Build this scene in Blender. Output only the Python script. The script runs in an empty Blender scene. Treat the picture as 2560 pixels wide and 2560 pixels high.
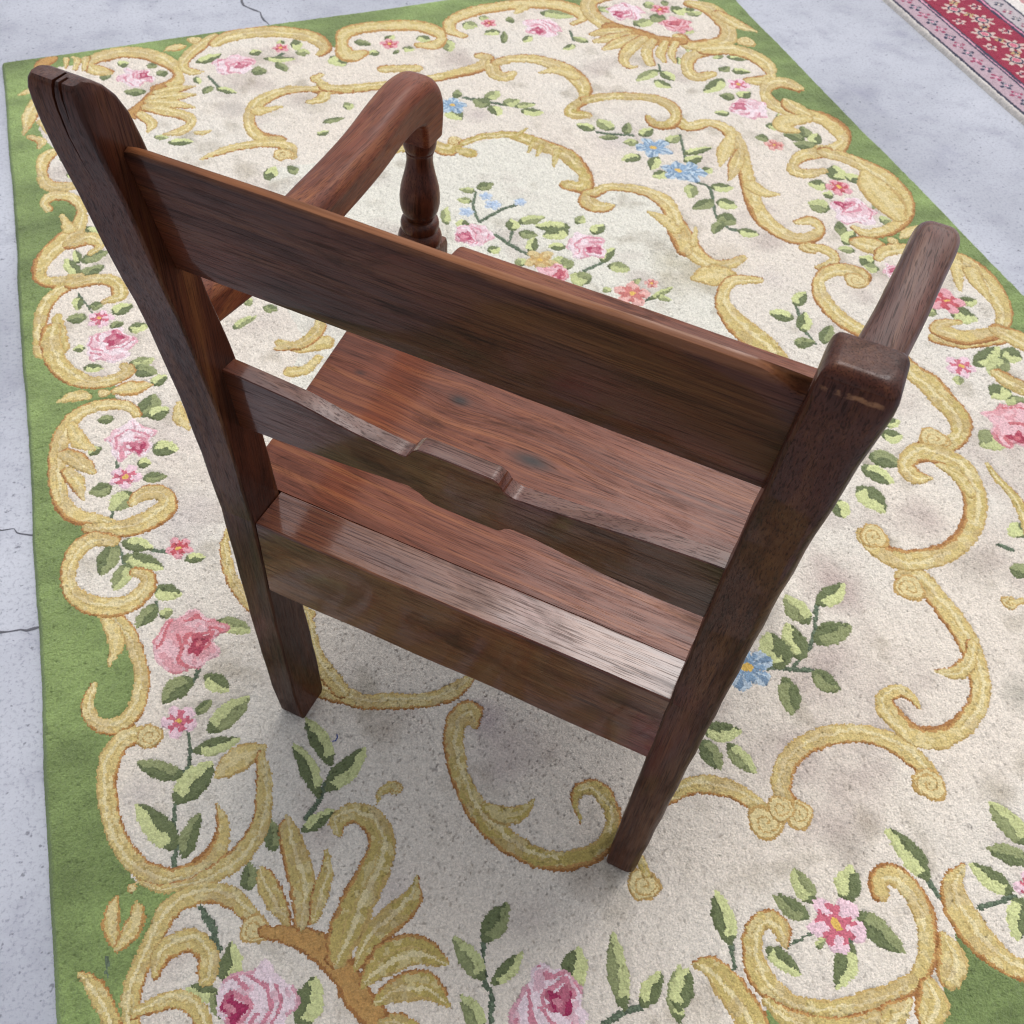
import bpy, bmesh, math, random
import numpy as np
from mathutils import Vector, Matrix

random.seed(7)
rng = np.random.default_rng(11)
SC = bpy.context.scene
COL = SC.collection

# ------------------------------------------------------------------ camera
cam_d = bpy.data.cameras.new('camera')
cam = bpy.data.objects.new('camera', cam_d)
COL.objects.link(cam)
cam_d.sensor_fit = 'HORIZONTAL'
cam_d.sensor_width = 36.0
cam_d.lens = 36.0 * 2497.15 / 2560.0
cam_d.clip_start = 0.02
cam_d.clip_end = 200.0
cam_d.dof.use_dof = True
cam_d.dof.focus_distance = 0.85
cam_d.dof.aperture_fstop = 20.0
RC = Matrix(((0.9447880, -0.3204205, 0.0686022),
             (-0.2100724, -0.7529422, -0.6236567),
             (0.2514859, 0.5748119, -0.7786823)))       # world -> camera (x right, y down, z forward)
M3 = Matrix((RC[0], -RC[1], -RC[2])).transposed()
cam.matrix_world = Matrix.Translation((0, 0, 1.3)) @ M3.to_4x4()
SC.camera = cam

# ------------------------------------------------------------------ chair frame (needed for the sun direction too)
CH_ORG = Vector((0.183, 0.523, 0.0))
CH_ANG = math.radians(-43.362)
EX = Vector((math.cos(CH_ANG), math.sin(CH_ANG), 0)); EY = Vector((-EX.y, EX.x, 0))

# ------------------------------------------------------------------ world, sun, exposure
SUN_DIR = (EX * 0.03 + EY * 0.53 + Vector((0, 0, 0.85))).normalized()
SUN_EL = math.asin(SUN_DIR.z)
SUN_AZ = math.atan2(SUN_DIR.x, SUN_DIR.y)
world = bpy.data.worlds.new('World')
SC.world = world
world.use_nodes = True
wn = world.node_tree.nodes
bg = wn['Background']
sky = wn.new('ShaderNodeTexSky')
sky.sky_type = 'NISHITA'
sky.sun_disc = False
sky.sun_elevation = SUN_EL
sky.sun_rotation = SUN_AZ
sky.air_density = 1.0
sky.dust_density = 4.0
sky.ozone_density = 1.0
hs = wn.new('ShaderNodeHueSaturation')          # thin even cloud: the blue is mostly washed out
hs.inputs['Saturation'].default_value = 0.34
world.node_tree.links.new(sky.outputs[0], hs.inputs['Color'])
world.node_tree.links.new(hs.outputs[0], bg.inputs[0])
bg.inputs[1].default_value = 0.15
sun_d = bpy.data.lights.new('sun', 'SUN')
sun = bpy.data.objects.new('sun', sun_d)
COL.objects.link(sun)
sun_d.energy = 0.4
sun_d.angle = math.radians(27)
sun_d.color = (0.93, 0.96, 1.0)
sun.location = SUN_DIR * 5
sun.rotation_euler = (-SUN_DIR).to_track_quat('-Z', 'Y').to_euler()
SC.cycles.filter_width = 1.15
SC.view_settings.view_transform = 'Standard'
SC.view_settings.look = 'None'
SC.view_settings.gamma = 1.0
SC.view_settings.use_curve_mapping = False
SC.view_settings.exposure = 0.62

# ------------------------------------------------------------------ helpers
def lin(r, g, b):
    def f(c):
        c /= 255.0
        return c / 12.92 if c <= 0.04045 else ((c + 0.055) / 1.055) ** 2.4
    return np.array([f(r), f(g), f(b)])

def new_obj(name, mesh, parent=None, mat=None):
    o = bpy.data.objects.new(name, mesh)
    COL.objects.link(o)
    if parent is not None:
        o.parent = parent
    if mat is not None:
        mesh.materials.append(mat)
    return o

def empty(name, label, cat, loc=(0, 0, 0), rz=0.0):
    o = bpy.data.objects.new(name, None)
    COL.objects.link(o)
    o.location = loc
    o.rotation_euler = (0, 0, rz)
    o['label'] = label
    o['category'] = cat
    return o

class NT:
    """small node-tree helper"""
    def __init__(self, name):
        self.m = bpy.data.materials.new(name)
        self.m.use_nodes = True
        self.t = self.m.node_tree
        self.p = self.t.nodes['Principled BSDF']
    def n(self, typ, **kw):
        nd = self.t.nodes.new(typ)
        for k, v in kw.items():
            if k in nd.inputs:
                nd.inputs[k].default_value = v
            else:
                setattr(nd, k, v)
        return nd
    def l(self, a, b):
        self.t.links.new(a, b)
    def noise(self, vec, scale, detail=3.0, rough=0.55, dist=0.0):
        nd = self.t.nodes.new('ShaderNodeTexNoise')
        nd.inputs['Scale'].default_value = scale
        nd.inputs['Detail'].default_value = detail
        nd.inputs['Roughness'].default_value = rough
        nd.inputs['Distortion'].default_value = dist
        if vec is not None:
            self.l(vec, nd.inputs['Vector'])
        return nd.outputs['Fac']
    def ramp(self, fac, stops, interp='LINEAR'):
        nd = self.t.nodes.new('ShaderNodeValToRGB')
        cr = nd.color_ramp
        cr.interpolation = interp
        while len(cr.elements) < len(stops):
            cr.elements.new(0.5)
        for e, (p, c) in zip(cr.elements, stops):
            e.position = p
            e.color = (*c, 1) if len(c) == 3 else c
        self.l(fac, nd.inputs['Fac'])
        return nd.outputs['Color']
    def rng(self, val, a, b, c, d):
        nd = self.t.nodes.new('ShaderNodeMapRange')
        self.l(val, nd.inputs['Value'])
        for i, v in zip(('From Min', 'From Max', 'To Min', 'To Max'), (a, b, c, d)):
            nd.inputs[i].default_value = v
        return nd.outputs['Result']
    def mix(self, fac, a, b, mode='MIX'):
        nd = self.t.nodes.new('ShaderNodeMix')
        nd.data_type = 'RGBA'
        nd.blend_type = mode
        for sock, v in ((nd.inputs['Factor'], fac), (nd.inputs['A'], a), (nd.inputs['B'], b)):
            pass
        fa, ca, cb = nd.inputs[0], nd.inputs[6], nd.inputs[7]
        for s, v in ((fa, fac), (ca, a), (cb, b)):
            if hasattr(v, 'is_linked'):
                self.l(v, s)
            elif isinstance(v, (int, float)):
                s.default_value = v
            else:
                s.default_value = (*v, 1)
        return nd.outputs[2]
    def math(self, op, a, b=None):
        nd = self.t.nodes.new('ShaderNodeMath')
        nd.operation = op
        for s, v in ((nd.inputs[0], a), (nd.inputs[1], b)):
            if v is None:
                continue
            if hasattr(v, 'is_linked'):
                self.l(v, s)
            else:
                s.default_value = v
        return nd.outputs[0]
    def bump(self, height, strength, dist, normal=None):
        nd = self.t.nodes.new('ShaderNodeBump')
        nd.inputs['Strength'].default_value = strength
        nd.inputs['Distance'].default_value = dist
        self.l(height, nd.inputs['Height'])
        if normal is not None:
            self.l(normal, nd.inputs['Normal'])
        return nd.outputs['Normal']

# ------------------------------------------------------------------ value noise for the pile
_tab = rng.random((256, 256))
def vnoise(x, y, scale, seed=0):
    x = x * scale + seed * 17.31 + 500; y = y * scale + seed * 9.77 + 500
    xi = np.floor(x).astype(int); yi = np.floor(y).astype(int)
    fx = x - xi; fy = y - yi
    fx = fx * fx * (3 - 2 * fx); fy = fy * fy * (3 - 2 * fy)
    g = lambda a, b: _tab[a & 255, b & 255]
    return (g(xi, yi) * (1 - fx) + g(xi + 1, yi) * fx) * (1 - fy) + (g(xi, yi + 1) * (1 - fx) + g(xi + 1, yi + 1) * fx) * fy
def fnoise(x, y, scale, seed=0, octv=3):
    s = 0; a = 1; t = 0
    for k in range(octv):
        s = s + a * vnoise(x, y, scale * 2 ** k, seed + 3 * k); t += a; a *= 0.5
    return s / t

# motif tables of the carpet, in millimetres on the carpet plane
MOTIFS = [
('T',[(-139,714,6),(-145,661,6),(-161,649,7)]),('T',[(-171,611,6),(-180,530,6)]),('T',[(38,599,8),(8,558,7),(-10,541,7)]),
('T',[(-156,467,9),(-147,437,9),(-143,412,9)]),('T',[(-270,443,4),(-272,421,4)]),('L',-123,794,-169,766,35),('L',-106,794,-77,757,29),
('L',-126,735,-102,751,17),('L',-114,701,-50,743,35),('L',-139,680,-71,680,26),('L',-155,646,-212,687,27),('L',-170,613,-114,659,42),
('L',-177,550,-219,627,34),('L',-169,534,-139,593,24),('L',12,565,-7,655,25),('L',38,605,18,686,28),('L',22,571,90,618,32),('L',-20,525,29,544,21),
('L',-58,510,-54,554,23),('L',-99,470,-90,507,22),('L',-141,367,-127,416,30),('L',-149,357,-188,379,21),('L',-66,295,-39,347,36),
('L',-150,334,-160,365,17),('F',-150,731,26,0),('R',-110,339,45,-138,344,1),
('S','R',[(-257,821,11),(-267,789,18),(-257,758,20),(-235,748,26),(-212,757,27),(-198,780,25),(-191,811,22),(-192,844,22),(-201,891,23),(-220,929,29),(-247,963,31)]),
('S','N',[(-232,932,15),(-222,900,23),(-221,874,20),(-234,847,4)]),
('S','L',[(-189,715,28),(-207,726,28),(-226,722,31),(-243,704,30),(-251,672,27),(-252,636,25),(-248,602,24),(-238,569,24),(-219,537,26),(-189,515,30),(-159,513,33),(-135,525,30),(-119,549,22),(-116,573,15),(-119,597,4)]),
('K',-191,719,18),('S','N',[(-114,635,5),(-93,646,34),(-73,653,37),(-49,657,16)]),
('S','R',[(-51,648,14),(-53,611,22),(-60,577,23),(-71,547,25),(-91,526,28),(-114,512,29),(-138,505,22),(-169,502,14),(-201,506,11),(-227,524,4)]),
('S','L',[(-93,427,18),(-103,445,22),(-119,468,26),(-143,483,26),(-171,485,27),(-194,476,27),(-208,459,24),(-221,439,24),(-233,422,24),(-244,400,23),(-250,376,22),(-252,349,21)]),
('K',-98,422,18),('S','R',[(-218,406,11),(-209,427,25),(-188,434,29),(-168,430,26),(-156,410,24),(-160,388,24),(-170,379,4)]),
('S','R',[(-245,370,13),(-220,372,21),(-196,370,21),(-178,353,21),(-171,327,19)]),('S','B',[(-259,446,4),(-263,474,20),(-259,497,18),(-253,512,5)]),
('S','B',[(-259,449,9),(-240,465,25),(-231,484,18),(-231,500,4)]),('K',-234,518,6),('S','L',[(-301,434,7),(-287,414,20),(-277,388,21),(-270,361,21)]),
('S','O',[(-88,416,15),(-54,399,27),(-26,375,34),(-5,340,34),(4,308,34),(19,279,31),(32,253,29)]),
('S','R',[(-59,420,12),(-68,451,28),(-75,480,22),(-77,496,4)]),('S','L',[(-43,411,18),(-33,451,31),(-33,494,34),(-36,531,26),(-34,553,5)]),
('S','L',[(-28,410,11),(-14,440,23),(0,464,18),(6,492,5)]),
('S','L',[(-10,359,26),(8,388,43),(39,426,44),(67,460,40),(78,488,35),(70,516,33),(50,531,28),(29,526,24),(27,507,9)]),
('S','R',[(10,340,9),(37,370,29),(67,384,34),(95,399,27),(109,424,5)]),('S','L',[(14,321,13),(45,339,39),(79,341,38),(102,326,25),(117,309,3)]),
('S','L',[(25,297,12),(55,302,32),(86,295,32),(107,264,3)]),('S','L',[(24,273,11),(42,268,19),(62,255,11)]),
('T',[(167,329,6),(154,277,6),(157,263,6),(145,226,5)]),('T',[(276,190,8),(304,195,8),(325,194,8)]),('L',165,322,211,358,30),('L',154,279,133,342,26),
('L',160,272,209,297,21),('L',134,224,122,273,25),('L',253,235,279,282,33),('L',304,195,326,286,27),('L',325,193,365,223,25),('L',361,162,391,224,24),
('R',220,226,44,231,231,1),('S','R',[(32,763,21),(46,728,27),(73,708,31),(106,686,25),(143,676,27),(193,664,24),(231,667,26),(260,680,17)]),
('S','R',[(245,607,15),(247,629,30),(234,630,35),(214,610,30),(206,578,29),(202,544,27),(205,508,29),(214,477,33),(229,444,33),(249,418,30),(274,396,27),(307,385,27),(340,384,25),(368,398,22),(383,424,23),(383,453,26),(372,470,24),(353,472,19),(339,454,10),(338,429,3)]),
('S','N',[(222,486,15),(242,468,26),(266,465,19),(287,477,4)]),('K',386,327,22),('S','N',[(396,359,12),(395,340,15)]),('K',113,549,10),
('S','N',[(108,554,14),(93,548,10),(84,533,3)]),('T',[(464,225,6),(454,199,6)]),('T',[(754,216,8),(756,193,8)]),('T',[(799,166,7),(853,163,7)]),
('T',[(612,181,6),(613,196,7)]),('T',[(529,200,4),(574,206,4)]),('L',588,238,585,288,30),('L',631,224,665,267,35),('L',575,223,543,264,28),
('L',640,211,674,146,33),('L',503,208,530,164,25),('L',611,179,564,135,30),('L',564,188,583,196,12),('L',754,216,737,298,35),('L',463,224,474,292,31),
('L',366,175,399,217,30),('L',916,215,901,287,39),('L',906,198,856,230,30),('L',856,169,821,221,31),('L',862,160,821,114,33),('L',716,547,693,485,34),
('L',762,531,781,501,30),('L',555,506,612,486,33),('L',550,491,554,440,32),('L',584,475,602,420,29),('F',605,205,39,0),('F',884,162,27,0),
('S','R',[(440,417,14),(486,430,24),(521,428,28),(554,411,29),(574,389,25),(589,366,19)]),
('S','R',[(624,369,27),(627,395,30),(651,422,30),(685,437,31),(726,442,31),(765,436,30),(798,421,32),(822,397,33),(837,368,33),(840,341,33)]),
('K',580,353,25),('K',629,351,22),('K',610,365,19),('K',833,333,25),
('S','R',[(1000,653,38),(1023,644,43),(1028,612,41),(1032,571,42),(1031,530,40),(1022,492,37),(1004,451,33),(979,422,31),(940,400,33),(896,391,36),(864,400,39),(846,424,37),(840,453,36),(845,471,24),(872,477,23),(886,462,17),(888,440,4)]),
('K',996,635,26),('S','R',[(1034,516,17),(1010,489,24),(981,478,25),(948,487,5)]),
('S','R',[(530,206,14),(534,223,27),(522,239,25),(500,232,24),(487,214,27),(481,189,30),(486,164,32),(501,140,30),(535,119,28),(581,112,26),(631,110,26),(669,115,24),(696,133,25),(713,157,28),(724,184,32),(724,213,31),(713,238,33),(690,239,27),(681,224,27)]),
('S','R',[(731,149,15),(727,123,41),(710,105,31)]),('S','R',[(679,104,24),(672,85,42),(653,72,22)]),('S','R',[(646,97,11),(611,87,35),(586,79,28)]),
('S','L',[(476,152,14),(490,129,24),(518,108,25),(558,95,23),(595,95,19)]),
('S','L',[(407,218,6),(428,207,27),(440,174,40),(448,140,40),(447,120,34)]),
('S','R',[(811,219,8),(786,205,28),(773,180,41),(773,149,45),(780,119,40),(794,94,30),(817,75,29)]),('T',[(738,559,6),(786,589,6),(828,648,7)]),
('T',[(681,574,8),(761,545,8)]),('T',[(1197,669,9),(1214,652,9)]),('L',1138,950,1177,935,38),('L',1085,907,1137,879,44),('L',1060,892,1096,838,41),
('L',1028,851,1041,783,50),('L',971,837,966,792,38),('L',1157,968,1195,974,25),('L',829,648,896,673,34),('L',799,620,789,682,40),
('L',790,587,866,597,40),('L',754,565,767,633,42),('L',717,560,728,627,52),('L',761,545,786,502,33),('L',1427,1064,1514,1101,42),
('L',1508,1089,1537,1054,53),('L',1506,1068,1440,1034,42),('L',1457,994,1407,977,45),('L',1449,973,1449,929,46),('L',1365,893,1305,872,55),
('L',1380,1048,1363,1026,21),('L',1253,669,1252,705,55),('L',1205,601,1186,624,38),('L',1123,1198,1105,1224,33),('F',667,578,41,1),
('F',1399,1069,32,0),('R',1408,896,58,1396,875,2),
('S','L',[(1295,1127,31),(1295,1083,50),(1308,1046,60),(1310,995,57),(1309,946,49),(1282,906,32),(1238,895,42),(1215,906,43)]),('K',1231,913,29),
('S','R',[(1167,832,11),(1140,846,41),(1145,875,31),(1181,891,45),(1215,878,51),(1236,846,53),(1228,791,49),(1205,747,42),(1161,707,38),(1113,684,37),(1063,679,42),(1016,688,45),(990,716,40),(985,748,41)]),
('K',995,744,26),('S','N',[(1200,856,12),(1219,822,27),(1218,781,21)]),('S','L',[(1462,1031,34),(1470,1008,45),(1493,977,45)]),('K',1141,564,14),
('S','N',[(1142,564,11),(1173,559,11)]),('S','R',[(1398,1155,35),(1449,1128,34),(1546,1123,39)]),
('T',[(1150,1776,10),(1170,1742,8),(1139,1651,7),(1143,1595,9),(1164,1584,10)]),('T',[(1161,1317,6),(1143,1248,7),(1142,1203,7)]),
('T',[(1197,1967,7),(1163,1864,7)]),('L',1428,2197,1343,2141,44),('L',1435,2234,1475,2250,30),('L',1471,2231,1520,2212,34),
('L',1490,2300,1550,2279,35),('L',1413,2096,1382,2125,37),('L',1425,2098,1470,2120,39),('L',1369,2037,1327,2046,30),('L',1467,1967,1494,2009,20),
('L',1429,1958,1472,1953,34),('L',1499,1881,1458,1923,43),('L',1512,1887,1525,1942,39),('L',1513,1854,1547,1904,35),('L',1510,1839,1463,1877,50),
('L',1410,1903,1377,1918,34),('L',1470,2294,1464,2315,38),('L',1488,1707,1518,1766,55),('L',1514,1702,1557,1711,49),('L',1454,1691,1410,1710,46),
('L',1447,1650,1425,1666,34),('L',1411,1605,1372,1642,55),('L',1523,1604,1534,1594,53),('L',1502,1538,1531,1535,42),('L',1409,1526,1380,1536,59),
('L',1374,1478,1422,1520,36),('L',1387,1455,1351,1470,27),('L',1403,1403,1383,1433,47),('L',1405,1383,1376,1403,33),('L',1514,1247,1558,1236,34),
('L',1474,1218,1521,1183,56),('L',1449,1230,1412,1231,34),('L',1168,1886,1252,1899,28),('L',1155,1856,1210,1869,36),('L',1134,1772,1109,1719,34),
('L',1185,1811,1212,1816,29),('L',1173,1749,1228,1736,37),('L',1158,1703,1094,1680,37),('L',1161,1694,1201,1661,43),('L',1140,1643,1168,1606,55),
('L',1143,1622,1101,1584,27),('L',1160,1585,1201,1556,34),('L',1160,1316,1206,1356,31),('L',1138,1283,1095,1313,41),('L',1135,1241,1171,1294,34),
('L',1157,1199,1206,1246,30),('L',1100,1214,1145,1209,32),('L',1503,2557,1497,2591,51),('L',1461,2468,1433,2442,37),('L',1515,2533,1508,2567,51),
('L',1440,2400,1394,2348,25),('F',1456,2159,32,0),('R',1426,2045,47,1407,2057,0),('F',1411,1876,26,3),('F',1477,1680,33,2),
('R',1458,1584,53,1448,1614,0),('F',1487,1253,42,2),('F',1150,1817,43,1),('R',1433,1370,24,1433,1370,0),('F',1435,2484,39,2),
('S','R',[(1527,2608,46),(1568,2573,67),(1575,2511,65),(1564,2439,48),(1526,2384,58),(1465,2373,61),(1416,2384,51),(1409,2426,47)]),
('S','L',[(1582,2532,49),(1610,2462,48),(1641,2417,11)]),('K',1584,2367,27),
('S','L',[(1449,2338,46),(1391,2319,44),(1356,2264,35),(1360,2220,48),(1410,2225,28)]),
('S','R',[(1446,2343,50),(1519,2336,62),(1564,2296,61),(1580,2243,53),(1567,2188,29),(1533,2165,54),(1491,2176,29)]),
('S','L',[(1606,2111,38),(1582,2146,58),(1544,2144,51),(1508,2108,31),(1501,2055,51),(1525,2022,63),(1560,1991,63),(1602,1954,62),(1609,1903,60),(1596,1856,35),(1552,1825,50),(1519,1829,49)]),
('S','R',[(1543,2064,17),(1547,2024,61),(1567,1985,26)]),('S','N',[(1549,1971,43),(1494,1970,57),(1472,1943,46),(1497,1923,26)]),
('S','L',[(1529,1821,47),(1464,1819,44),(1419,1792,27),(1409,1761,45),(1434,1748,38),(1479,1751,22)]),
('S','L',[(1524,1819,50),(1567,1782,50),(1595,1737,56),(1610,1688,67),(1607,1621,65),(1588,1560,41),(1548,1521,35),(1492,1500,38),(1446,1502,35),(1429,1528,21)]),
('S','N',[(1574,1719,27),(1565,1660,81),(1563,1602,85),(1553,1544,43)]),('S','L',[(1405,1480,35),(1432,1464,62),(1456,1447,14)]),
('S','L',[(1422,1417,22),(1446,1434,34),(1485,1438,39),(1527,1431,27)]),('S','N',[(1513,1468,5),(1545,1484,29),(1579,1500,6)]),('K',1491,1466,13),
('S','L',[(1554,1379,45),(1596,1379,42),(1611,1346,60),(1616,1301,62),(1610,1247,53),(1589,1187,38),(1547,1145,31),(1508,1138,41),(1459,1142,44),(1429,1163,48),(1414,1182,27),(1442,1194,27),(1477,1187,15)]),
('S','N',[(1594,1369,27),(1564,1320,27),(1541,1276,7)]),('S','N',[(1603,1323,40),(1593,1281,34),(1583,1229,8)]),
('S','L',[(1543,1143,43),(1567,1109,55),(1593,1061,54)]),
('S','R',[(1231,2085,26),(1224,2027,36),(1235,1998,42),(1288,2005,38),(1317,1984,42),(1328,1937,42),(1317,1877,38),(1288,1798,40),(1263,1721,41),(1245,1661,44),(1239,1600,49),(1252,1556,48),(1275,1524,42),(1315,1521,37),(1350,1543,25),(1345,1575,36),(1308,1578,20)]),
('S','N',[(1327,1943,23),(1275,1878,40),(1233,1821,6)]),('S','R',[(1312,1870,26),(1272,1816,35),(1229,1762,6)]),
('S','N',[(1273,1734,44),(1288,1701,37),(1320,1685,9)]),('K',1287,1487,21),
('S','L',[(1295,1494,27),(1325,1468,33),(1324,1435,23),(1290,1416,34),(1272,1422,13)]),
('S','R',[(1339,1350,17),(1352,1374,49),(1330,1400,47),(1292,1403,39),(1250,1377,27),(1231,1334,38),(1229,1288,44),(1238,1246,45),(1255,1211,43),(1272,1171,39),(1292,1123,39)]),
('K',1333,1361,27),('S','L',[(1047,1662,25),(1034,1588,46),(1031,1530,51),(1050,1487,39),(1088,1478,31),(1127,1490,20)]),
('S','N',[(1073,1615,6),(1041,1560,21)]),('S','N',[(996,1452,23),(1041,1450,73),(1071,1434,37)]),
('S','R',[(1124,1414,24),(1098,1421,30),(1071,1426,33),(1039,1404,27),(1016,1364,35),(1014,1314,53),(1023,1267,65),(1038,1220,61),(1048,1149,44)]),
('T',[(730,2241,12),(847,2174,12),(887,2178,12)]),('T',[(612,1740,7),(613,1793,7),(636,1850,6)]),('T',[(619,1748,8),(668,1773,9),(710,1785,9)]),
('T',[(630,1693,10),(649,1654,10),(683,1602,10)]),('T',[(649,1654,6),(672,1699,7),(696,1720,8)]),('T',[(773,1531,8),(824,1549,8)]),
('T',[(1288,2301,7),(1277,2265,7)]),('T',[(1117,2522,8),(1107,2468,7)]),('T',[(1001,2021,10),(1079,1992,10)]),('T',[(849,1406,6),(893,1424,6)]),
('L',528,2573,567,2546,33),('L',608,2566,640,2586,26),('L',695,2566,728,2540,37),('L',643,2514,674,2502,33),('L',579,2506,545,2503,32),
('L',616,2503,627,2492,27),('L',772,2541,761,2469,38),('L',839,2615,873,2588,50),('L',893,2641,920,2626,31),('L',925,2550,877,2545,39),
('L',913,2485,937,2551,20),('L',1070,2636,1157,2590,53),('L',1141,2447,1112,2487,31),('L',1103,2444,1061,2424,27),('L',1001,2513,968,2481,27),
('L',1308,2518,1378,2537,51),('L',1375,2559,1413,2528,66),('L',1451,2578,1497,2580,60),('L',1240,2616,1279,2631,41),('L',1386,2633,1423,2616,45),
('L',1443,2635,1466,2625,40),('L',1276,2273,1191,2228,36),('L',1277,2265,1296,2213,40),('L',1242,2226,1271,2181,41),('L',1357,2326,1343,2290,22),
('L',986,2608,960,2608,36),('L',670,2194,693,2146,45),('L',706,2270,728,2258,43),('L',779,2222,825,2258,36),('L',780,2194,749,2230,49),
('L',785,2195,787,2143,37),('L',815,2189,864,2204,40),('L',839,2175,895,2174,29),('L',846,2155,901,2135,37),('L',997,2032,962,2068,39),
('L',1040,2023,1024,2079,45),('L',1044,1993,993,2001,24),('L',1065,1999,1094,2048,26),('L',1096,1985,1142,2011,34),('L',1064,1908,1011,1896,36),
('L',1083,1958,1044,1968,32),('L',1148,1944,1195,1969,34),('L',1103,1892,1065,1844,33),('L',1099,1825,1057,1818,35),('L',429,2261,456,2263,36),
('L',636,1853,603,1871,24),('L',642,1861,685,1874,33),('L',617,1818,587,1834,24),('L',539,1747,558,1814,24),('L',569,1727,575,1763,29),
('L',672,1696,681,1738,33),('L',692,1721,758,1727,32),('L',680,1685,720,1669,32),('L',684,1617,710,1665,27),('L',799,1681,724,1702,42),
('L',791,1671,728,1663,44),('L',817,1688,842,1714,26),('L',838,1644,877,1674,32),('L',766,1618,725,1624,28),('L',597,1641,628,1646,29),
('L',820,1549,867,1589,29),('L',827,1536,871,1510,36),('L',731,1541,738,1591,53),('L',659,1577,652,1606,32),('L',769,1490,742,1529,51),
('L',871,1411,938,1438,18),('L',891,1419,916,1398,21),('L',881,1480,843,1459,15),('L',801,1453,793,1472,22),('F',616,2542,27,2),('F',909,2602,24,2),
('R',1049,2550,52,1028,2534,0),('R',1319,2596,50,1293,2586,0),('R',1432,2500,42,1429,2506,2),('F',1424,2593,31,2),('F',690,2215,39,1),
('F',1109,1930,46,1),('F',1125,1826,40,1),('F',654,1831,16,4),('F',659,1796,20,4),('F',594,1784,18,4),('F',721,1792,15,4),('F',697,1586,36,5),
('R',584,1701,39,564,1699,0),('R',807,1609,45,822,1593,0),('R',706,1535,32,717,1532,2),('F',842,1437,39,3),('F',896,1459,16,3),
('S','B',[(535,2509,36),(497,2501,61),(494,2565,33),(520,2621,52),(578,2641,59),(651,2639,62),(712,2628,62),(752,2590,58),(759,2547,29),(730,2515,46),(690,2521,29)]),
('S','B',[(819,2548,29),(795,2580,39),(809,2631,38),(859,2663,51),(917,2683,54),(999,2692,56),(1078,2688,57),(1149,2662,66),(1180,2616,59),(1176,2576,29),(1141,2557,23)]),
('S','N',[(1001,2643,13),(1035,2672,35)]),('S','L',[(1303,2704,61),(1233,2666,50),(1215,2598,56),(1227,2543,62),(1253,2502,63)]),
('S','O',[(1245,2509,73),(1286,2465,83),(1336,2422,62),(1399,2406,46)]),('S','R',[(1271,2493,41),(1217,2493,51),(1171,2489,20)]),
('S','R',[(1273,2472,39),(1218,2457,49),(1165,2450,20)]),('S','R',[(1286,2454,37),(1228,2430,50),(1174,2406,18)]),
('S','R',[(1302,2441,36),(1246,2397,44),(1204,2346,29),(1202,2303,23),(1227,2303,9)]),('S','L',[(1325,2420,31),(1283,2370,34),(1266,2307,30)]),
('S','L',[(1357,2407,22),(1317,2353,30),(1309,2311,14)]),('S','L',[(1386,2400,22),(1347,2348,24),(1336,2299,10)]),
('S','R',[(388,2354,42),(439,2343,42),(506,2340,42),(575,2344,34),(698,2353,37),(768,2366,44),(822,2385,44),(850,2425,32),(831,2436,33)]),
('S','L',[(850,2396,34),(843,2342,45),(859,2319,47),(890,2334,21)]),
('S','L',[(863,2392,36),(916,2402,39),(970,2387,47),(1019,2342,54),(1042,2284,56),(1043,2220,42),(1023,2172,33),(984,2143,35),(973,2114,47),(1001,2104,34)]),
('S','N',[(959,2321,11),(1006,2321,37),(1039,2289,45)]),('S','L',[(571,2419,40),(652,2407,36)]),
('S','L',[(1027,2169,34),(1077,2174,36),(1142,2165,37),(1198,2144,37),(1230,2103,42),(1226,2052,29),(1191,2017,39),(1155,2025,33),(1152,2063,18)]),
('S','R',[(601,2048,44),(624,2024,46),(652,2053,33)]),('K',652,2060,20),('S','N',[(670,2003,37),(653,2018,29)]),
('S','L',[(666,2048,22),(720,2065,26),(786,2059,33),(821,2032,46),(853,1993,53),(888,1953,51),(901,1906,46),(904,1854,35),(883,1815,44),(852,1829,44)]),
('S','N',[(829,2014,14),(806,1977,7)]),('S','N',[(844,1995,19),(820,1958,7)]),('S','N',[(874,1966,24),(844,1908,6)]),
('S','N',[(801,2052,17),(838,2078,7)]),('S','L',[(472,2046,18),(522,2056,29),(565,2060,30)]),
('S','R',[(880,1790,28),(873,1754,50),(895,1735,42),(925,1736,10)]),
('S','R',[(896,1787,32),(936,1803,29),(976,1794,33),(1018,1766,37),(1042,1729,47),(1043,1680,42),(1024,1610,42),(1011,1542,35)]),
('S','N',[(993,1693,10),(1015,1659,32),(1024,1617,30)]),('K',366,1894,15),('T',[(138,2465,8),(155,2409,8)]),('T',[(309,2521,10),(336,2543,10)]),
('T',[(-218,1699,5),(-197,1634,4)]),('L',-68,2566,-41,2573,37),('L',-1,2552,25,2540,30),('L',18,2496,46,2511,33),('L',-90,2509,-113,2522,42),
('L',-14,2425,-67,2436,37),('L',117,2538,185,2572,36),('L',253,2559,286,2562,36),('L',242,2469,282,2463,44),('L',283,2526,363,2510,33),
('L',311,2502,329,2451,29),('L',340,2589,342,2613,22),('L',362,2583,395,2579,56),('L',369,2546,403,2530,37),('L',458,2510,473,2450,52),
('L',140,2419,114,2386,24),('L',147,2409,193,2372,28),('L',108,2471,112,2435,21),('L',7,2191,65,2184,31),('L',-20,2225,15,2213,22),
('L',196,2027,225,2011,55),('L',247,2021,275,2025,42),('L',341,2151,373,2163,22),('L',365,2201,421,2213,25),('L',-190,1915,-155,1860,32),
('L',-211,1793,-216,1841,17),('L',-208,1797,-151,1821,34),('L',-215,1753,-234,1817,28),('L',-211,1752,-164,1777,34),('L',-224,2166,-213,2171,28),
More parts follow.
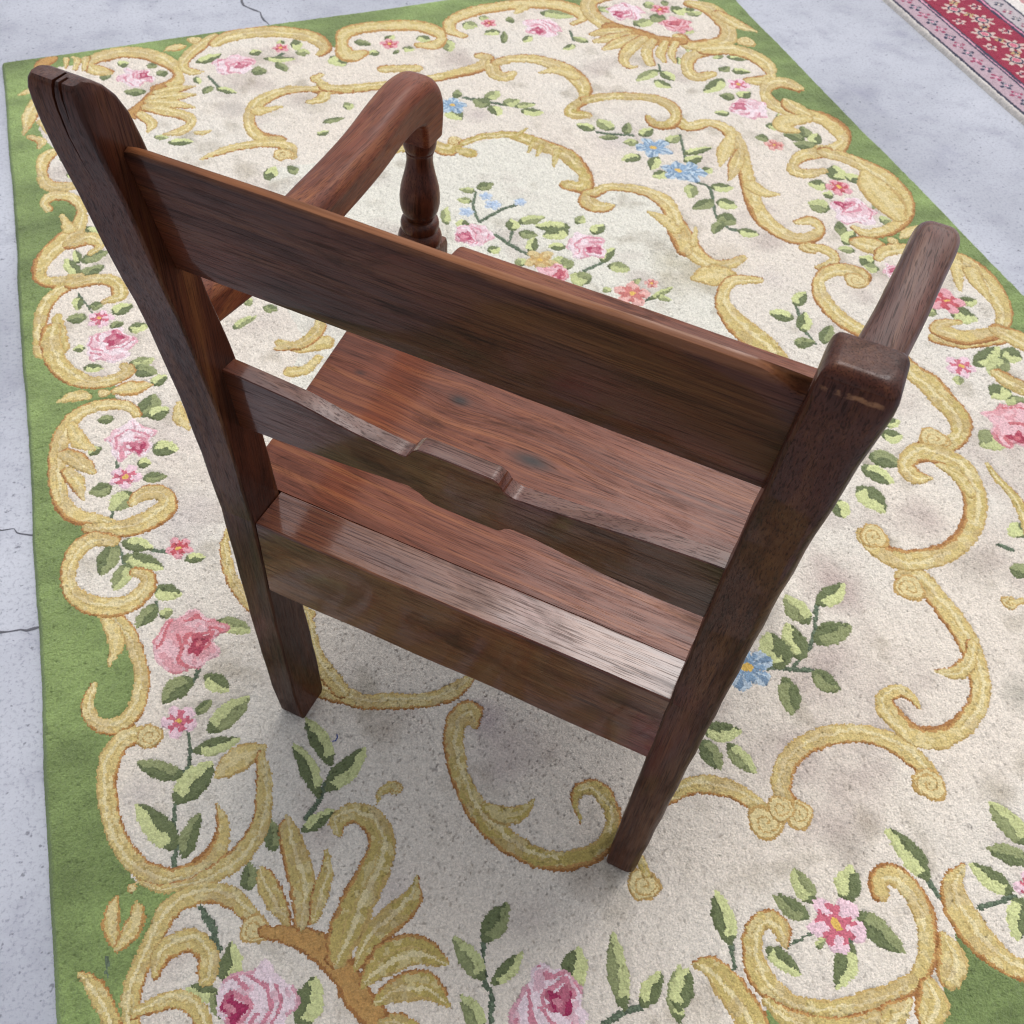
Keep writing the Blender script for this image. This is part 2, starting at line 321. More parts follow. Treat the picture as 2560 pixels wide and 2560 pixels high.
('L',-216,2108,-198,2108,24),('L',-219,1691,-224,1649,21),('L',-202,1656,-175,1655,27),('L',-162,1624,-123,1644,36),('L',-207,1626,-246,1629,31),
('L',-169,1584,-144,1595,25),('L',-138,1571,-100,1574,32),('L',50,1525,99,1553,23),('L',79,1598,100,1603,32),('L',116,1577,141,1560,26),
('R',-32,2499,42,-9,2503,0),('R',205,2509,49,221,2501,0),('F',335,2572,22,2),('F',-185,1615,26,0),
('S','R',[(-96,2537,34),(-118,2549,48),(-134,2582,23),(-106,2611,52),(-45,2626,56),(16,2596,54),(57,2543,46),(68,2487,26),(50,2448,47),(15,2434,41)]),
('S','O',[(20,2437,33),(-11,2385,40),(-55,2329,41)]),('S','R',[(9,2414,25),(51,2422,35),(99,2429,8)]),
('S','R',[(-2,2391,33),(47,2389,41),(94,2388,10)]),('S','R',[(-12,2375,32),(35,2359,41),(86,2330,9)]),
('S','R',[(-22,2354,33),(16,2330,40),(60,2297,37),(69,2264,24),(40,2232,31),(6,2230,11)]),('S','R',[(-38,2325,31),(-18,2282,28),(-30,2247,7)]),
('S','N',[(73,2224,7),(86,2215,19),(109,2222,6)]),('S','O',[(-251,2594,24),(-231,2613,41),(-212,2629,17)]),('S','R',[(-188,2578,8),(-185,2621,17)]),
('S','R',[(-168,2565,14),(-160,2608,18),(-168,2625,9)]),('S','R',[(-146,2556,13),(-140,2613,22)]),('S','N',[(-260,2489,28),(-298,2467,12)]),
('S','L',[(-260,2428,37),(-278,2368,36),(-295,2291,7)]),('S','N',[(-253,2339,27),(-242,2287,13)]),
('S','R',[(-282,2277,17),(-259,2254,24),(-267,2228,8)]),
('S','L',[(182,2667,25),(137,2619,40),(100,2571,35),(86,2528,25),(103,2496,33),(124,2492,13)]),
('S','L',[(176,2626,35),(224,2659,56),(294,2666,60),(362,2653,60),(424,2612,56),(448,2552,37),(428,2521,23)]),
('S','B',[(53,2616,9),(78,2625,36),(103,2630,9)]),('K',129,2654,18),
('S','L',[(-221,2221,13),(-252,2190,35),(-264,2136,23),(-257,2087,32),(-230,2066,41),(-190,2068,20)]),
('S','R',[(-257,1991,19),(-264,2015,21),(-246,2037,34),(-211,2022,30),(-193,1973,22),(-203,1923,33),(-226,1885,49),(-256,1851,43),(-278,1815,36),(-286,1771,27),(-271,1749,33),(-242,1742,35),(-215,1749,28)]),
('S','N',[(-234,1966,8),(-221,1910,31)]),('S','R',[(-221,1859,36),(-186,1871,43),(-167,1842,21),(-188,1820,13)]),
('S','L',[(-229,1735,31),(-263,1704,30),(-284,1661,28),(-292,1611,26),(-290,1545,33)]),
('S','R',[(-226,1731,33),(-176,1734,35),(-148,1714,32),(-144,1675,31),(-172,1663,16)]),('S','N',[(-260,1639,19),(-262,1553,40)]),
('S','R',[(407,2422,19),(389,2406,25),(405,2367,27),(389,2312,34),(353,2300,20)]),
('S','L',[(392,2353,25),(329,2366,35),(278,2350,41),(234,2318,42),(205,2267,28),(200,2212,31),(217,2170,44),(255,2152,33)]),
('S','N',[(228,2282,39),(284,2292,10)]),('S','L',[(268,2076,24),(266,2120,35),(223,2139,31),(163,2142,31),(109,2126,23),(73,2110,10)]),
('K',251,2088,24),('S','R',[(405,2359,34),(456,2338,35)]),('T',[(-204,1073,6),(-195,1027,6)]),('T',[(-151,1039,7),(-129,1029,7)]),
('T',[(-204,1140,5),(-208,1109,5)]),('T',[(-187,1255,5),(-188,1226,5)]),('T',[(-157,940,5),(-159,921,5)]),('T',[(-109,810,6),(-125,785,6)]),
('L',-218,1537,-239,1542,21),('L',-225,1487,-189,1475,24),('L',-147,1469,-98,1479,29),('L',-138,1465,-99,1438,36),('L',-114,1413,-84,1430,27),
('L',-139,1336,-109,1389,41),('L',-128,1333,-89,1346,35),('L',-183,1344,-212,1348,22),('L',-129,1261,-86,1240,36),('L',-209,1282,-233,1270,21),
('L',-156,1230,-133,1224,25),('L',-151,1194,-111,1187,25),('L',-199,1189,-237,1187,32),('L',-170,1169,-208,1139,41),('L',-196,1070,-150,1042,28),
('L',-205,1069,-231,1011,34),('L',-196,1041,-139,999,33),('L',-190,1025,-216,977,31),('L',-106,1008,-75,1003,22),('L',-157,967,-119,942,32),
('L',-159,937,-191,902,29),('L',-155,910,-135,920,20),('L',-80,881,-30,847,29),('R',-173,1535,44,-165,1553,0),('R',-162,1286,42,-155,1265,0),
('F',-178,1204,27,0),('F',-112,1034,22,2),('R',-120,857,49,-107,847,2),
('S','R',[(-272,1606,36),(-276,1562,38),(-265,1502,39),(-240,1464,39),(-211,1443,32),(-175,1442,30),(-148,1460,28),(-156,1477,15)]),
('S','N',[(-274,1409,5),(-243,1417,28),(-220,1409,13)]),('K',-195,1412,11),('S','B',[(-176,1411,14),(-147,1412,39),(-114,1414,9)]),
('S','R',[(-144,1345,18),(-157,1368,21),(-186,1381,28),(-222,1381,28),(-253,1359,29),(-273,1316,31),(-281,1268,30),(-284,1220,28),(-278,1172,28),(-258,1140,31),(-230,1124,26),(-206,1112,14)]),
('S','N',[(-254,1346,18),(-242,1304,30),(-221,1280,5)]),('S','L',[(-266,1281,29),(-245,1258,32),(-226,1228,10)]),
('S','R',[(-266,1240,24),(-254,1212,27),(-247,1173,4)]),
('S','R',[(-244,1111,18),(-205,1098,33),(-164,1098,42),(-127,1115,41),(-116,1139,26),(-132,1158,32),(-157,1159,29),(-173,1143,14)]),
('S','R',[(-209,1076,25),(-238,1086,33),(-263,1071,31),(-277,1036,24),(-278,1002,23),(-260,970,32),(-228,950,36),(-197,948,35),(-172,965,30),(-164,989,22),(-179,1004,20),(-188,1002,9)]),
('S','R',[(-33,1054,6),(-45,1009,17),(-43,955,19),(-27,904,20),(-4,866,21),(26,854,19),(58,853,19)]),
('S','N',[(-72,1355,9),(-75,1320,26),(-65,1289,10)]),('S','R',[(52,873,11),(55,835,16),(52,791,21),(59,754,26),(76,713,26)]),
('S','N',[(127,1466,19),(160,1444,30),(207,1446,40)]),('S','N',[(132,1382,29),(160,1382,24),(189,1407,17)]),
('S','R',[(120,1450,15),(168,1453,29),(205,1485,28),(216,1520,14)]),('F',1494,691,26,0),('R',1454,299,45,1482,304,1),
('S','R',[(1533,675,28),(1551,686,28),(1570,682,31),(1587,664,30),(1595,632,27),(1596,596,25),(1592,562,24),(1582,529,24),(1563,497,26),(1533,475,30),(1503,473,33),(1479,485,30),(1463,509,22),(1460,533,15),(1463,557,4)]),
('K',1535,679,18),('S','N',[(1458,595,5),(1437,606,34),(1417,613,37),(1393,617,16)]),
('S','L',[(1395,608,14),(1397,571,22),(1404,537,23),(1415,507,25),(1435,486,28),(1458,472,29),(1482,465,22),(1513,462,14),(1545,466,11),(1571,484,4)]),
('S','R',[(1437,387,18),(1447,405,22),(1463,428,26),(1487,443,26),(1515,445,27),(1538,436,27),(1552,419,24),(1565,399,24),(1577,382,24),(1588,360,23),(1594,336,22),(1596,309,21)]),
('K',1442,382,18),('S','L',[(1562,366,11),(1553,387,25),(1532,394,29),(1512,390,26),(1500,370,24),(1504,348,24),(1514,339,4)]),
('S','B',[(1603,406,4),(1607,434,20),(1603,457,18),(1597,472,5)]),('S','B',[(1603,409,9),(1584,425,25),(1575,444,18),(1575,460,4)]),('K',1578,478,6),
('S','R',[(1645,394,7),(1631,374,20),(1621,348,21),(1614,321,21)]),('S','L',[(1403,380,12),(1412,411,28),(1419,440,22),(1421,456,4)]),
('S','R',[(1387,371,18),(1377,411,31),(1377,454,34),(1380,491,26),(1378,513,5)]),('S','R',[(1372,370,11),(1358,400,23),(1344,424,18),(1338,452,5)]),
('S','R',[(1354,319,26),(1336,348,43),(1305,386,44),(1277,420,40),(1266,448,35),(1274,476,33),(1294,491,28),(1315,486,24),(1317,467,9)]),
('S','L',[(1334,300,9),(1307,330,29),(1277,344,34),(1249,359,27),(1235,384,5)]),('S','N',[(1236,514,14),(1251,508,10),(1260,493,3)]),
('R',1464,817,49,1451,807,2),('S','L',[(1292,833,11),(1289,795,16),(1292,751,21),(1285,714,26),(1268,673,26)]),
]
MEDALLION = [(209,2038),(371,2038),(520,2051),(629,2027),(784,2056),(886,1948),(900,1847),(875,1760),(933,1796),(1017,1763),(1039,1674),(1027,1544),(1048,1482),(1028,1391),(1025,1256),(985,1105),(797,881),(584,648),(331,755),(54,886),(51,1170),(171,1468),(144,1695)]
FIELD = [(-247,2533),(-204,2585),(-133,2593),(-45,2626),(57,2543),(75,2495),(95,2562),(176,2640),(294,2666),(426,2622),(470,2546),(507,2606),(579,2643),(651,2639),(753,2595),(770,2552),(807,2626),(918,2685),(1078,2688),(1183,2624),(1184,2578),(1230,2661),(1316,2736),(1446,2772),(1535,2698),(1558,2625),(1577,2522),(1562,2428),(1512,2361),(1528,2333),(1580,2243),(1556,2172),(1506,2108),(1499,2051),(1559,1989),(1605,1951),(1601,1859),(1544,1819),(1567,1782),(1602,1716),(1614,1623),(1590,1560),(1542,1516),(1467,1499),(1428,1429),(1519,1433),(1557,1391),(1606,1380),(1616,1301),(1594,1191),(1549,1139),(1579,1101),(1616,940),(1582,907),(1550,865),(1533,810),(1533,770),(1538,739),(1548,708),(1562,695),(1582,679),(1600,644),(1601,597),(1596,539),(1577,490),(1549,468),(1518,452),(1526,446),(1549,431),(1567,400),(1588,364),(1597,327),(1592,290),(1100,150),(900,120),(805,79),(780,117),(751,152),(736,125),(726,106),(699,102),(685,78),(651,66),(606,71),(541,88),(485,137),(461,147),(450,117),(401,96),(249,117),(148,137),(35,178),(-77,233),(-169,272),(-248,330),(-253,367),(-244,404),(-223,440),(-205,471),(-182,486),(-174,492),(-205,508),(-233,530),(-252,579),(-257,637),(-256,684),(-238,719),(-218,735),(-204,748),(-194,779),(-189,810),(-189,850),(-206,905),(-238,947),(-272,980),(-285,1017),(-277,1061),(-251,1089),(-237,1106),(-262,1133),(-283,1181),(-288,1242),(-277,1317),(-252,1367),(-215,1389),(-162,1379),(-176,1392),(-175,1436),(-211,1439),(-260,1484),(-284,1539),(-289,1580),(-293,1611),(-282,1677),(-253,1718),(-229,1737),(-275,1755),(-286,1811),(-267,1854),(-229,1893),(-198,1948),(-194,2005),(-224,2042),(-244,2067),(-265,2126),(-258,2184),(-229,2214),(-253,2256),(-263,2326),(-278,2376),(-262,2486)]
CRACKS = [([(-0.396, 0.962), (-0.366, 0.956), (-0.349, 0.949), (-0.322, 0.951)], 0.0022), ([(0.287, 2.945), (0.282, 2.87), (0.297, 2.83), (0.32, 2.795), (0.334, 2.715)], 0.003), ([(-0.392, 1.162), (-0.358, 1.154), (-0.342, 1.14), (-0.316, 1.131)], 0.0012)]
THREAD = [(46.3, 637.4, 0), (50.7, 638.1, 0), (53.9, 641.3, 0), (54.5, 646.2, 0)]
STAINS = [(121, 641, 42, (150, 132, 112), 0.55), (282, 567, 76, (170, 150, 150), 0.5), (264, 607, 36, (172, 152, 158), 0.45), (234, 332, 41, (176, 162, 154), 0.4), (322, 358, 37, (150, 132, 110), 0.45), (675, 285, 37, (150, 138, 126), 0.55), (721, 315, 28, (160, 146, 128), 0.5), (878, 669, 65, (176, 152, 146), 0.55), (1127, 643, 59, (172, 160, 146), 0.55), (1110, 749, 48, (184, 164, 156), 0.4), (1057, 414, 37, (150, 146, 132), 0.6), (992, 1453, 77, (166, 152, 118), 0.65), (1078, 1481, 78, (178, 160, 132), 0.4), (173, 2306, 45, (176, 168, 160), 0.5), (960, 1510, 62, (178, 168, 136), 0.5), (733, 2164, 48, (178, 160, 160), 0.45), (803, 557, 56, (180, 162, 156), 0.45), (-85, 1266, 75, (206, 190, 184), 0.4), (-112, 1088, 84, (186, 172, 172), 0.4), (1035, 1978, 79, (190, 176, 176), 0.4), (1150, 1415, 55, (190, 176, 176), 0.3), (-209, 635, 28, (180, 168, 166), 0.4), (76, 417, 45, (190, 176, 172), 0.4)]

# ------------------------------------------------------------------ the floor
FLOOR_Z = -0.013
def floor_material():
    g = NT('concrete')
    tc = g.n('ShaderNodeTexCoord').outputs['Object']
    big = g.noise(tc, 1.7, 5, 0.6)
    mid = g.noise(tc, 9.0, 6, 0.7)
    fine = g.noise(tc, 160.0, 4, 0.7)
    spk = g.noise(tc, 75.0, 2, 0.6)
    c = g.ramp(big, [(0.30, tuple(lin(144, 146, 154))), (0.52, tuple(lin(166, 168, 176))), (0.72, tuple(lin(179, 181, 188)))])
    c = g.mix(g.rng(mid, 0.50, 0.72, 0, 0.55), c, tuple(lin(128, 129, 142)))
    c = g.mix(g.rng(fine, 0.52, 0.70, 0, 0.60), c, tuple(lin(104, 105, 116)))
    c = g.mix(g.rng(spk, 0.65, 0.71, 0, 0.6), c, tuple(lin(70, 70, 80)))
    blot = g.noise(tc, 4.2, 3, 0.5)
    c = g.mix(g.rng(blot, 0.62, 0.74, 0, 0.45), c, tuple(lin(118, 119, 138)))
    g.l(c, g.p.inputs['Base Color'])
    g.p.inputs['Roughness'].default_value = 0.85
    h = g.mix(0.5, fine, mid)
    nb = g.bump(h, 0.55, 0.004)
    g.l(nb, g.p.inputs['Normal'])
    return g.m

bm = bmesh.new()
bmesh.ops.create_grid(bm, x_segments=24, y_segments=24, size=20.0)
me = bpy.data.meshes.new('floor'); bm.to_mesh(me); bm.free()
floor = new_obj('floor', me, None, floor_material())
floor.location = (1.0, 1.0, FLOOR_Z)
floor['kind'] = 'structure'
floor['label'] = 'pale grey concrete floor with hairline cracks and specks'

def crack(pts, w):
    """a jagged hairline crack: a thin dark strip, slightly ridged, lying just above the slab"""
    P = []
    for (a, b) in zip(pts[:-1], pts[1:]):
        n = max(2, int(math.hypot(b[0] - a[0], b[1] - a[1]) / 0.018))
        for k in range(n):
            t = k / n
            P.append((a[0] + (b[0] - a[0]) * t + random.gauss(0, 0.004), a[1] + (b[1] - a[1]) * t + random.gauss(0, 0.004)))
    P.append(pts[-1])
    bm = bmesh.new()
    prev = None
    for i, p in enumerate(P):
        q = P[min(i + 1, len(P) - 1)]; r = P[max(i - 1, 0)]
        d = Vector((q[0] - r[0], q[1] - r[1])).normalized()
        nx, ny = -d.y, d.x
        ww = w * random.uniform(0.35, 1.3) * (0.3 if i in (0, len(P) - 1) else 1)
        cur = [bm.verts.new((p[0] + nx * ww * s, p[1] + ny * ww * s, FLOOR_Z + z)) for s, z in ((-1, 0.0006), (0, 0.0011), (1, 0.0006))]
        if prev:
            for k in range(2):
                bm.faces.new((prev[k], prev[k + 1], cur[k + 1], cur[k]))
        prev = cur
    me = bpy.data.meshes.new('crack'); bm.to_mesh(me); bm.free()
    return me
g = NT('crack_dark'); g.p.inputs['Base Color'].default_value = (0.10, 0.10, 0.115, 1); g.p.inputs['Roughness'].default_value = 1  # plain dark colour for the crack strips
CRACKM = g.m
fl_loc = Vector((1.0, 1.0, FLOOR_Z))
for pts, w in CRACKS:
    o = new_obj('crack', crack(pts, w), floor, CRACKM)
    o.matrix_parent_inverse = Matrix.Translation(-fl_loc)

# ------------------------------------------------------------------ carpet pile
def pile_material(name, spread=0.5):
    g = NT(name)
    at = g.n('ShaderNodeAttribute'); at.attribute_name = 'Col'
    tc = g.n('ShaderNodeTexCoord').outputs['Object']
    n1 = g.noise(tc, 900.0, 2, 0.6)
    n2 = g.noise(tc, 330.0, 2, 0.6)
    c = g.mix(g.rng(n1, 0.40, 0.62, 0.0, 1.0), g.mix(0.18, at.outputs['Color'], (0, 0, 0)), at.outputs['Color'])
    g.l(c, g.p.inputs['Base Color'])
    g.p.inputs['Roughness'].default_value = 1.0
    g.p.inputs['Specular IOR Level'].default_value = 0.1
    g.p.inputs['Sheen Weight'].default_value = 0.15
    g.p.inputs['Sheen Roughness'].default_value = 0.6
    nb = g.bump(n2, 0.9, 0.0035, None)
    nb = g.bump(n1, 0.7, 0.0015, nb)
    g.l(nb, g.p.inputs['Normal'])
    return g.m

def catmull(pts, sub=7):
    P = np.array(pts, float)
    if len(P) == 2:
        t = np.linspace(0, 1, sub + 1)[:, None]
        return P[0] * (1 - t) + P[1] * t
    Q = np.vstack([2 * P[0] - P[1], P, 2 * P[-1] - P[-2]])
    out = []
    for i in range(1, len(Q) - 2):
        for k in range(sub):
            t = k / sub
            a, b, c, d = Q[i - 1], Q[i], Q[i + 1], Q[i + 2]
            out.append(0.5 * (2 * b + (c - a) * t + (2 * a - 5 * b + 4 * c - d) * t * t + (3 * b - a - 3 * c + d) * t ** 3))
    out.append(P[-1])
    return np.array(out)

def in_poly(x, y, poly):
    c = np.zeros(x.shape, bool)
    n = len(poly)
    for i in range(n):
        x0, y0 = poly[i]; x1, y1 = poly[(i + 1) % n]
        if y0 == y1:
            continue
        m = (y0 > y) != (y1 > y)
        c ^= m & (x < (x1 - x0) * (y - y0) / (y1 - y0) + x0)
    return c

GOLD = lin(211, 189, 126); GOLD2 = lin(196, 171, 108); PALE = lin(225, 210, 162); OCHRE = lin(190, 146, 86); BROWN = lin(164, 114, 64)
LD = lin(110, 120, 80); LM = lin(146, 153, 106); LL = lin(206, 211, 150); STEMC = lin(96, 110, 88)
GREEN = lin(130, 149, 90)
ROSE = {0: (lin(238, 218, 221), lin(214, 146, 158), lin(178, 70, 100)), 1: (lin(236, 214, 219), lin(208, 136, 150), lin(162, 46, 88)), 2: (lin(230, 186, 190), lin(204, 116, 122), lin(172, 66, 86))}
FLOW = {0: (lin(236, 202, 210), lin(206, 110, 126)), 1: (lin(188, 204, 216), lin(140, 168, 194)), 2: (lin(226, 164, 170), lin(196, 88, 96)), 3: (lin(226, 176, 166), lin(202, 122, 114)), 4: (lin(196, 208, 222), lin(172, 192, 216)), 5: (lin(212, 190, 138), lin(198, 164, 106))}

class Pile:
    def __init__(self, PX, PY):
        """PX, PY: (ny+1, nx+1) vertex positions in metres"""
        self.PX, self.PY = PX, PY
        self.CX = (PX[:-1, :-1] + PX[1:, 1:]) * 500.0       # cell centres, mm
        self.CY = (PY[:-1, :-1] + PY[1:, 1:]) * 500.0
        self.lab = np.zeros(self.CX.shape, np.int32)
        self.colr = np.zeros(self.CX.shape + (3,), np.float32)
        self.rowlo = self.CY.min(1); self.rowhi = self.CY.max(1)
        self.collo = self.CX.min(0); self.colhi = self.CX.max(0)
        self.jit = rng.random(self.CX.shape).astype(np.float32)
        self.names = ['']
    def sub(self, x0, y0, x1, y1):
        r = np.nonzero((self.rowhi >= y0) & (self.rowlo <= y1))[0]
        c = np.nonzero((self.colhi >= x0) & (self.collo <= x1))[0]
        if len(r) == 0 or len(c) == 0:
            return None
        return slice(r[0], r[-1] + 1), slice(c[0], c[-1] + 1)
    def put(self, sl, mask, col, name):
        if mask.sum() < 4:
            return
        self.names.append(name)
        self.lab[sl][mask] = len(self.names) - 1
        self.colr[sl][mask] = col[mask]

    def stroke(self, pts, side, name):
        C = catmull(pts)
        m = C[:, 2].max() / 2 + 4
        sl = self.sub(C[:, 0].min() - m, C[:, 1].min() - m, C[:, 0].max() + m, C[:, 1].max() + m)
        if sl is None:
            return
        X = self.CX[sl]; Y = self.CY[sl]
        X = X + 3.0 * (vnoise(X, Y, 1 / 7.0, 5) - 0.5); Y = Y + 3.0 * (vnoise(X, Y, 1 / 7.0, 8) - 0.5)
        best = np.full(X.shape, 1e9); U = np.zeros(X.shape); ARC = np.zeros(X.shape)
        arc = 0.0
        for a, b in zip(C[:-1], C[1:]):
            d = b - a; L2 = d[0] ** 2 + d[1] ** 2
            if L2 < 1e-6:
                continue
            L = math.sqrt(L2)
            t = np.clip(((X - a[0]) * d[0] + (Y - a[1]) * d[1]) / L2, 0, 1)
            dx = X - a[0] - t * d[0]; dy = Y - a[1] - t * d[1]
            dist = np.hypot(dx, dy)
            hw = np.maximum((a[2] + (b[2] - a[2]) * t) / 2, 0.8)
            q = dist / hw
            sg = np.sign(d[0] * dy - d[1] * dx)            # + left of travel
            k = q < best
            best[k] = q[k]; U[k] = (sg * q)[k]; ARC[k] = (arc + t * L)[k]
            arc += L
        mask = best <= 1.0
        jt = self.jit[sl]
        if side == 'T':
            col = STEMC * (0.8 + 0.5 * jt)[..., None]
            self.put(sl, mask, col, name); return
        us = U if side == 'L' else -U
        n = vnoise(X, Y, 1 / 9.0, 2); n2 = vnoise(ARC, ARC * 0 + 3, 1 / 60.0, 4)
        us2 = us + 0.20 * (n - 0.5)
        # neighbourhood near the chair is dyed a more olive gold
        ol = np.clip((vnoise(X, Y, 1 / 420.0, 21) - 0.35) * 2.2, 0, 1)[..., None]
        base = GOLD * (1 - ol) + lin(188, 168, 96) * ol
        col = np.where((n > 0.62)[..., None], PALE * 0.5 + base * 0.5, base)
        if side in 'RL':
            n4 = fnoise(X, Y, 1 / 38.0, 44, 2)
            col = np.where(((us2 > -0.62 + 0.5 * n4) & (us2 < -0.30 + 0.5 * n4) & (n2 > 0.3))[..., None], PALE, col)
            col = np.where((n4 > 0.60)[..., None], 0.6 * col + 0.4 * lin(186, 160, 118), col)
            col = np.where(((us2 > 0.05) & (us2 < 0.16) & (n2 > 0.45))[..., None], GOLD2, col)
            col = np.where((us2 > (0.36 + 0.45 * n2))[..., None], OCHRE, col)
            col = np.where((us2 > (0.66 + 0.30 * n2))[..., None], BROWN, col)
            col = np.where((us2 < -0.82)[..., None], GOLD2 * 0.8 + OCHRE * 0.2, col)
        elif side == 'O':
            col = np.where((n > 0.55)[..., None], lin(190, 148, 88), OCHRE)
            col = np.where((np.abs(us2) > 0.74)[..., None], BROWN, col)
        else:
            e = 0.70 if side == 'B' else 0.80
            col = np.where((np.abs(us2) < 0.22)[..., None], PALE * 0.6 + base * 0.4, col)
            col = np.where((np.abs(us2) > e)[..., None], OCHRE if side == 'B' else GOLD2 * 0.7 + OCHRE * 0.3, col)
        self.put(sl, mask, col, name)

    def knob(self, x, y, r, name):
        sl = self.sub(x - r - 5, y - r - 5, x + r + 5, y + r + 5)
        if sl is None:
            return
        X, Y = self.CX[sl], self.CY[sl]
        dx, dy = X - x, Y - y
        th = np.arctan2(dy, dx); ph = (x * 0.37 + y * 0.11) % 6.28
        q = np.hypot(dx, dy) / (r * (1 + 0.07 * np.sin(3 * th + ph))) + 0.10 * (vnoise(X, Y, 1 / 6.0, 6) - 0.5)
        spiral = (q * 2.1 - (th + ph) / 6.283) % 1.0
        col = np.where((spiral < 0.24)[..., None], GOLD2 * 0.6 + OCHRE * 0.4, PALE * 0.6 + GOLD * 0.4)
        col = np.where((q > 0.84)[..., None], GOLD2 * 0.5 + OCHRE * 0.5, col)
        self.put(sl, q <= 1, col, name)

    def leaf(self, x0, y0, x1, y1, w, name):
        m = w / 2 + 4
        sl = self.sub(min(x0, x1) - m, min(y0, y1) - m, max(x0, x1) + m, max(y0, y1) + m)
        if sl is None:
            return
        X, Y = self.CX[sl], self.CY[sl]
        d = np.array([x1 - x0, y1 - y0], float); L = np.hypot(*d) + 1e-6; d /= L
        hsh = (x0 * 12.9898 + y0 * 78.233 + x1 * 37.7) % 7.0
        bend = ((hsh * 1.7) % 1.0 - 0.5) * 0.22
        a = ((X - x0) * d[0] + (Y - y0) * d[1]) / L
        b = (-(X - x0) * d[1] + (Y - y0) * d[0]) / (w / 2)
        b = b - bend * 4 * a * (1 - a) * L / w
        ac = np.clip(a, 0, 1)
        prof = np.clip(np.sin(np.pi * ac ** 0.85), 0, 1) ** 0.75
        nn = vnoise(X, Y, 1 / 6.0, 12)
        mask = (a >= 0) & (a <= 1) & (np.abs(b) + 0.22 * (nn - 0.5) < prof)
        s = 1 if hsh > 3.5 else -1
        tone = hsh % 3.0
        bb = s * b + 0.35 * (nn - 0.5) + 0.12 * np.sin(a * 9)
        if tone < 1.0:
            A, B = LD, LL
        elif tone < 2.0:
            A, B = LM, LL * 0.75 + LM * 0.25
        else:
            A, B = LD, LM
        col = np.where((bb > -0.15)[..., None], B, A)
        col = np.where((np.abs(bb + 0.15) < 0.08)[..., None], A * 0.8, col)
        col = np.where((a < 0.16)[..., None], LD, col)
        self.put(sl, mask, col, name)

    def rose(self, x, y, r, hx, hy, c, name):
        sl = self.sub(x - 1.3 * r, y - 1.3 * r, x + 1.3 * r, y + 1.3 * r)
        if sl is None:
            return
        X, Y = self.CX[sl], self.CY[sl]
        wx = X + r * 0.16 * (vnoise(X, Y, 2.2 / r, 31) - 0.5) * 2; wy = Y + r * 0.16 * (vnoise(X, Y, 2.2 / r, 37) - 0.5) * 2
        dx, dy = wx - x, wy - y
        th = np.arctan2(dy, dx); ph = (x * 0.13 + y * 0.29) % 6.28
        out = r * (1.0 + 0.10 * np.sin(5 * th + ph) + 0.05 * np.sin(9 * th + 2 * ph))
        q = np.hypot(dx, dy) / out
        pale, pink, dark = ROSE[c]
        h = np.hypot(wx - hx, wy - hy) / r
        hth = np.arctan2(wy - hy, wx - hx)
        # petals cup around the heart: arcs at several radii, each broken over part of the turn
        col = np.broadcast_to(pale, X.shape + (3,)).copy()
        tone = fnoise(X, Y, 3.2 / r, 40, 2)
        col = np.where((tone > 0.56)[..., None], pale * 0.55 + pink * 0.45, col)
        for k, rr in enumerate((0.42, 0.66, 0.92, 1.2)):
            wob = rr + 0.07 * np.sin(3 * hth + ph + k)
            arcm = (np.abs(h - wob) < (0.075 - 0.01 * k)) & (np.sin(hth * (1 + k % 2) + ph * (k + 1)) > -0.35)
            col = np.where(arcm[..., None], pink, col)
        col = np.where((h < 0.34 + 0.08 * np.sin(4 * hth + ph))[..., None], np.where((tone > 0.5)[..., None], dark, pink * 0.5 + dark * 0.5), col)
        col = np.where((h < 0.11)[..., None], pink, col)
        col = np.where((q > 0.90)[..., None], np.where((np.sin(3 * th + ph) > 0.1)[..., None], pink * 0.7 + pale * 0.3, pale), col)
        self.put(sl, q <= 1, col, name)

    def flower(self, x, y, r, c, name):
        sl = self.sub(x - 1.2 * r, y - 1.2 * r, x + 1.2 * r, y + 1.2 * r)
        if sl is None:
            return
        X, Y = self.CX[sl], self.CY[sl]
        dx = X - x + r * 0.2 * (vnoise(X, Y, 3 / r, 51) - 0.5); dy = Y - y + r * 0.2 * (vnoise(X, Y, 3 / r, 57) - 0.5)
        th = np.arctan2(dy, dx); ph = (x * 0.21 + y * 0.17) % 6.28
        rad = np.hypot(dx, dy) / r
        pet = 0.52 + 0.48 * np.abs(np.cos(2.5 * th + ph)) ** 0.6
        A, B = FLOW[c]
        cs = np.abs(np.cos(2.5 * th + ph))
        col = np.where((rad < 0.30 + 0.36 * (cs < 0.75) + 0.12 * (vnoise(X, Y, 4 / r, 3) - 0.3))[..., None], B, A)
        if c == 1:
            col = np.where((cs > 0.95)[..., None], B * 0.8, col)
        if c not in (4,):
            col = np.where((rad < 0.17)[..., None], lin(226, 186, 96), col)
        self.put(sl, rad <= pet, col, name)

    def build(self, root, mat, z0, amp, edge_drop):
        ny, nx = self.lab.shape
        lab = self.lab
        for li, nmn in enumerate(self.names):
            if nmn != 'stem':
                continue
            rr, cc = np.nonzero(lab == li)
            todo = set(zip(rr.tolist(), cc.tolist())); comps = []
            while todo:
                st_ = [todo.pop()]; comp = list(st_)
                while st_:
                    a, b = st_.pop()
                    for q in ((a + 1, b), (a - 1, b), (a, b + 1), (a, b - 1)):
                        if q in todo:
                            todo.remove(q); st_.append(q); comp.append(q)
                comps.append(comp)
            comps.sort(key=len)
            for comp in comps[:-1]:
                for a, b in comp:
                    lab[a, b] = self.nbase
        # vertex heights: tuft noise, clumps, slow swell; grooves where two colours meet
        X, Y = self.PX, self.PY
        V = rng.random(X.shape)
        cell = 1000.0
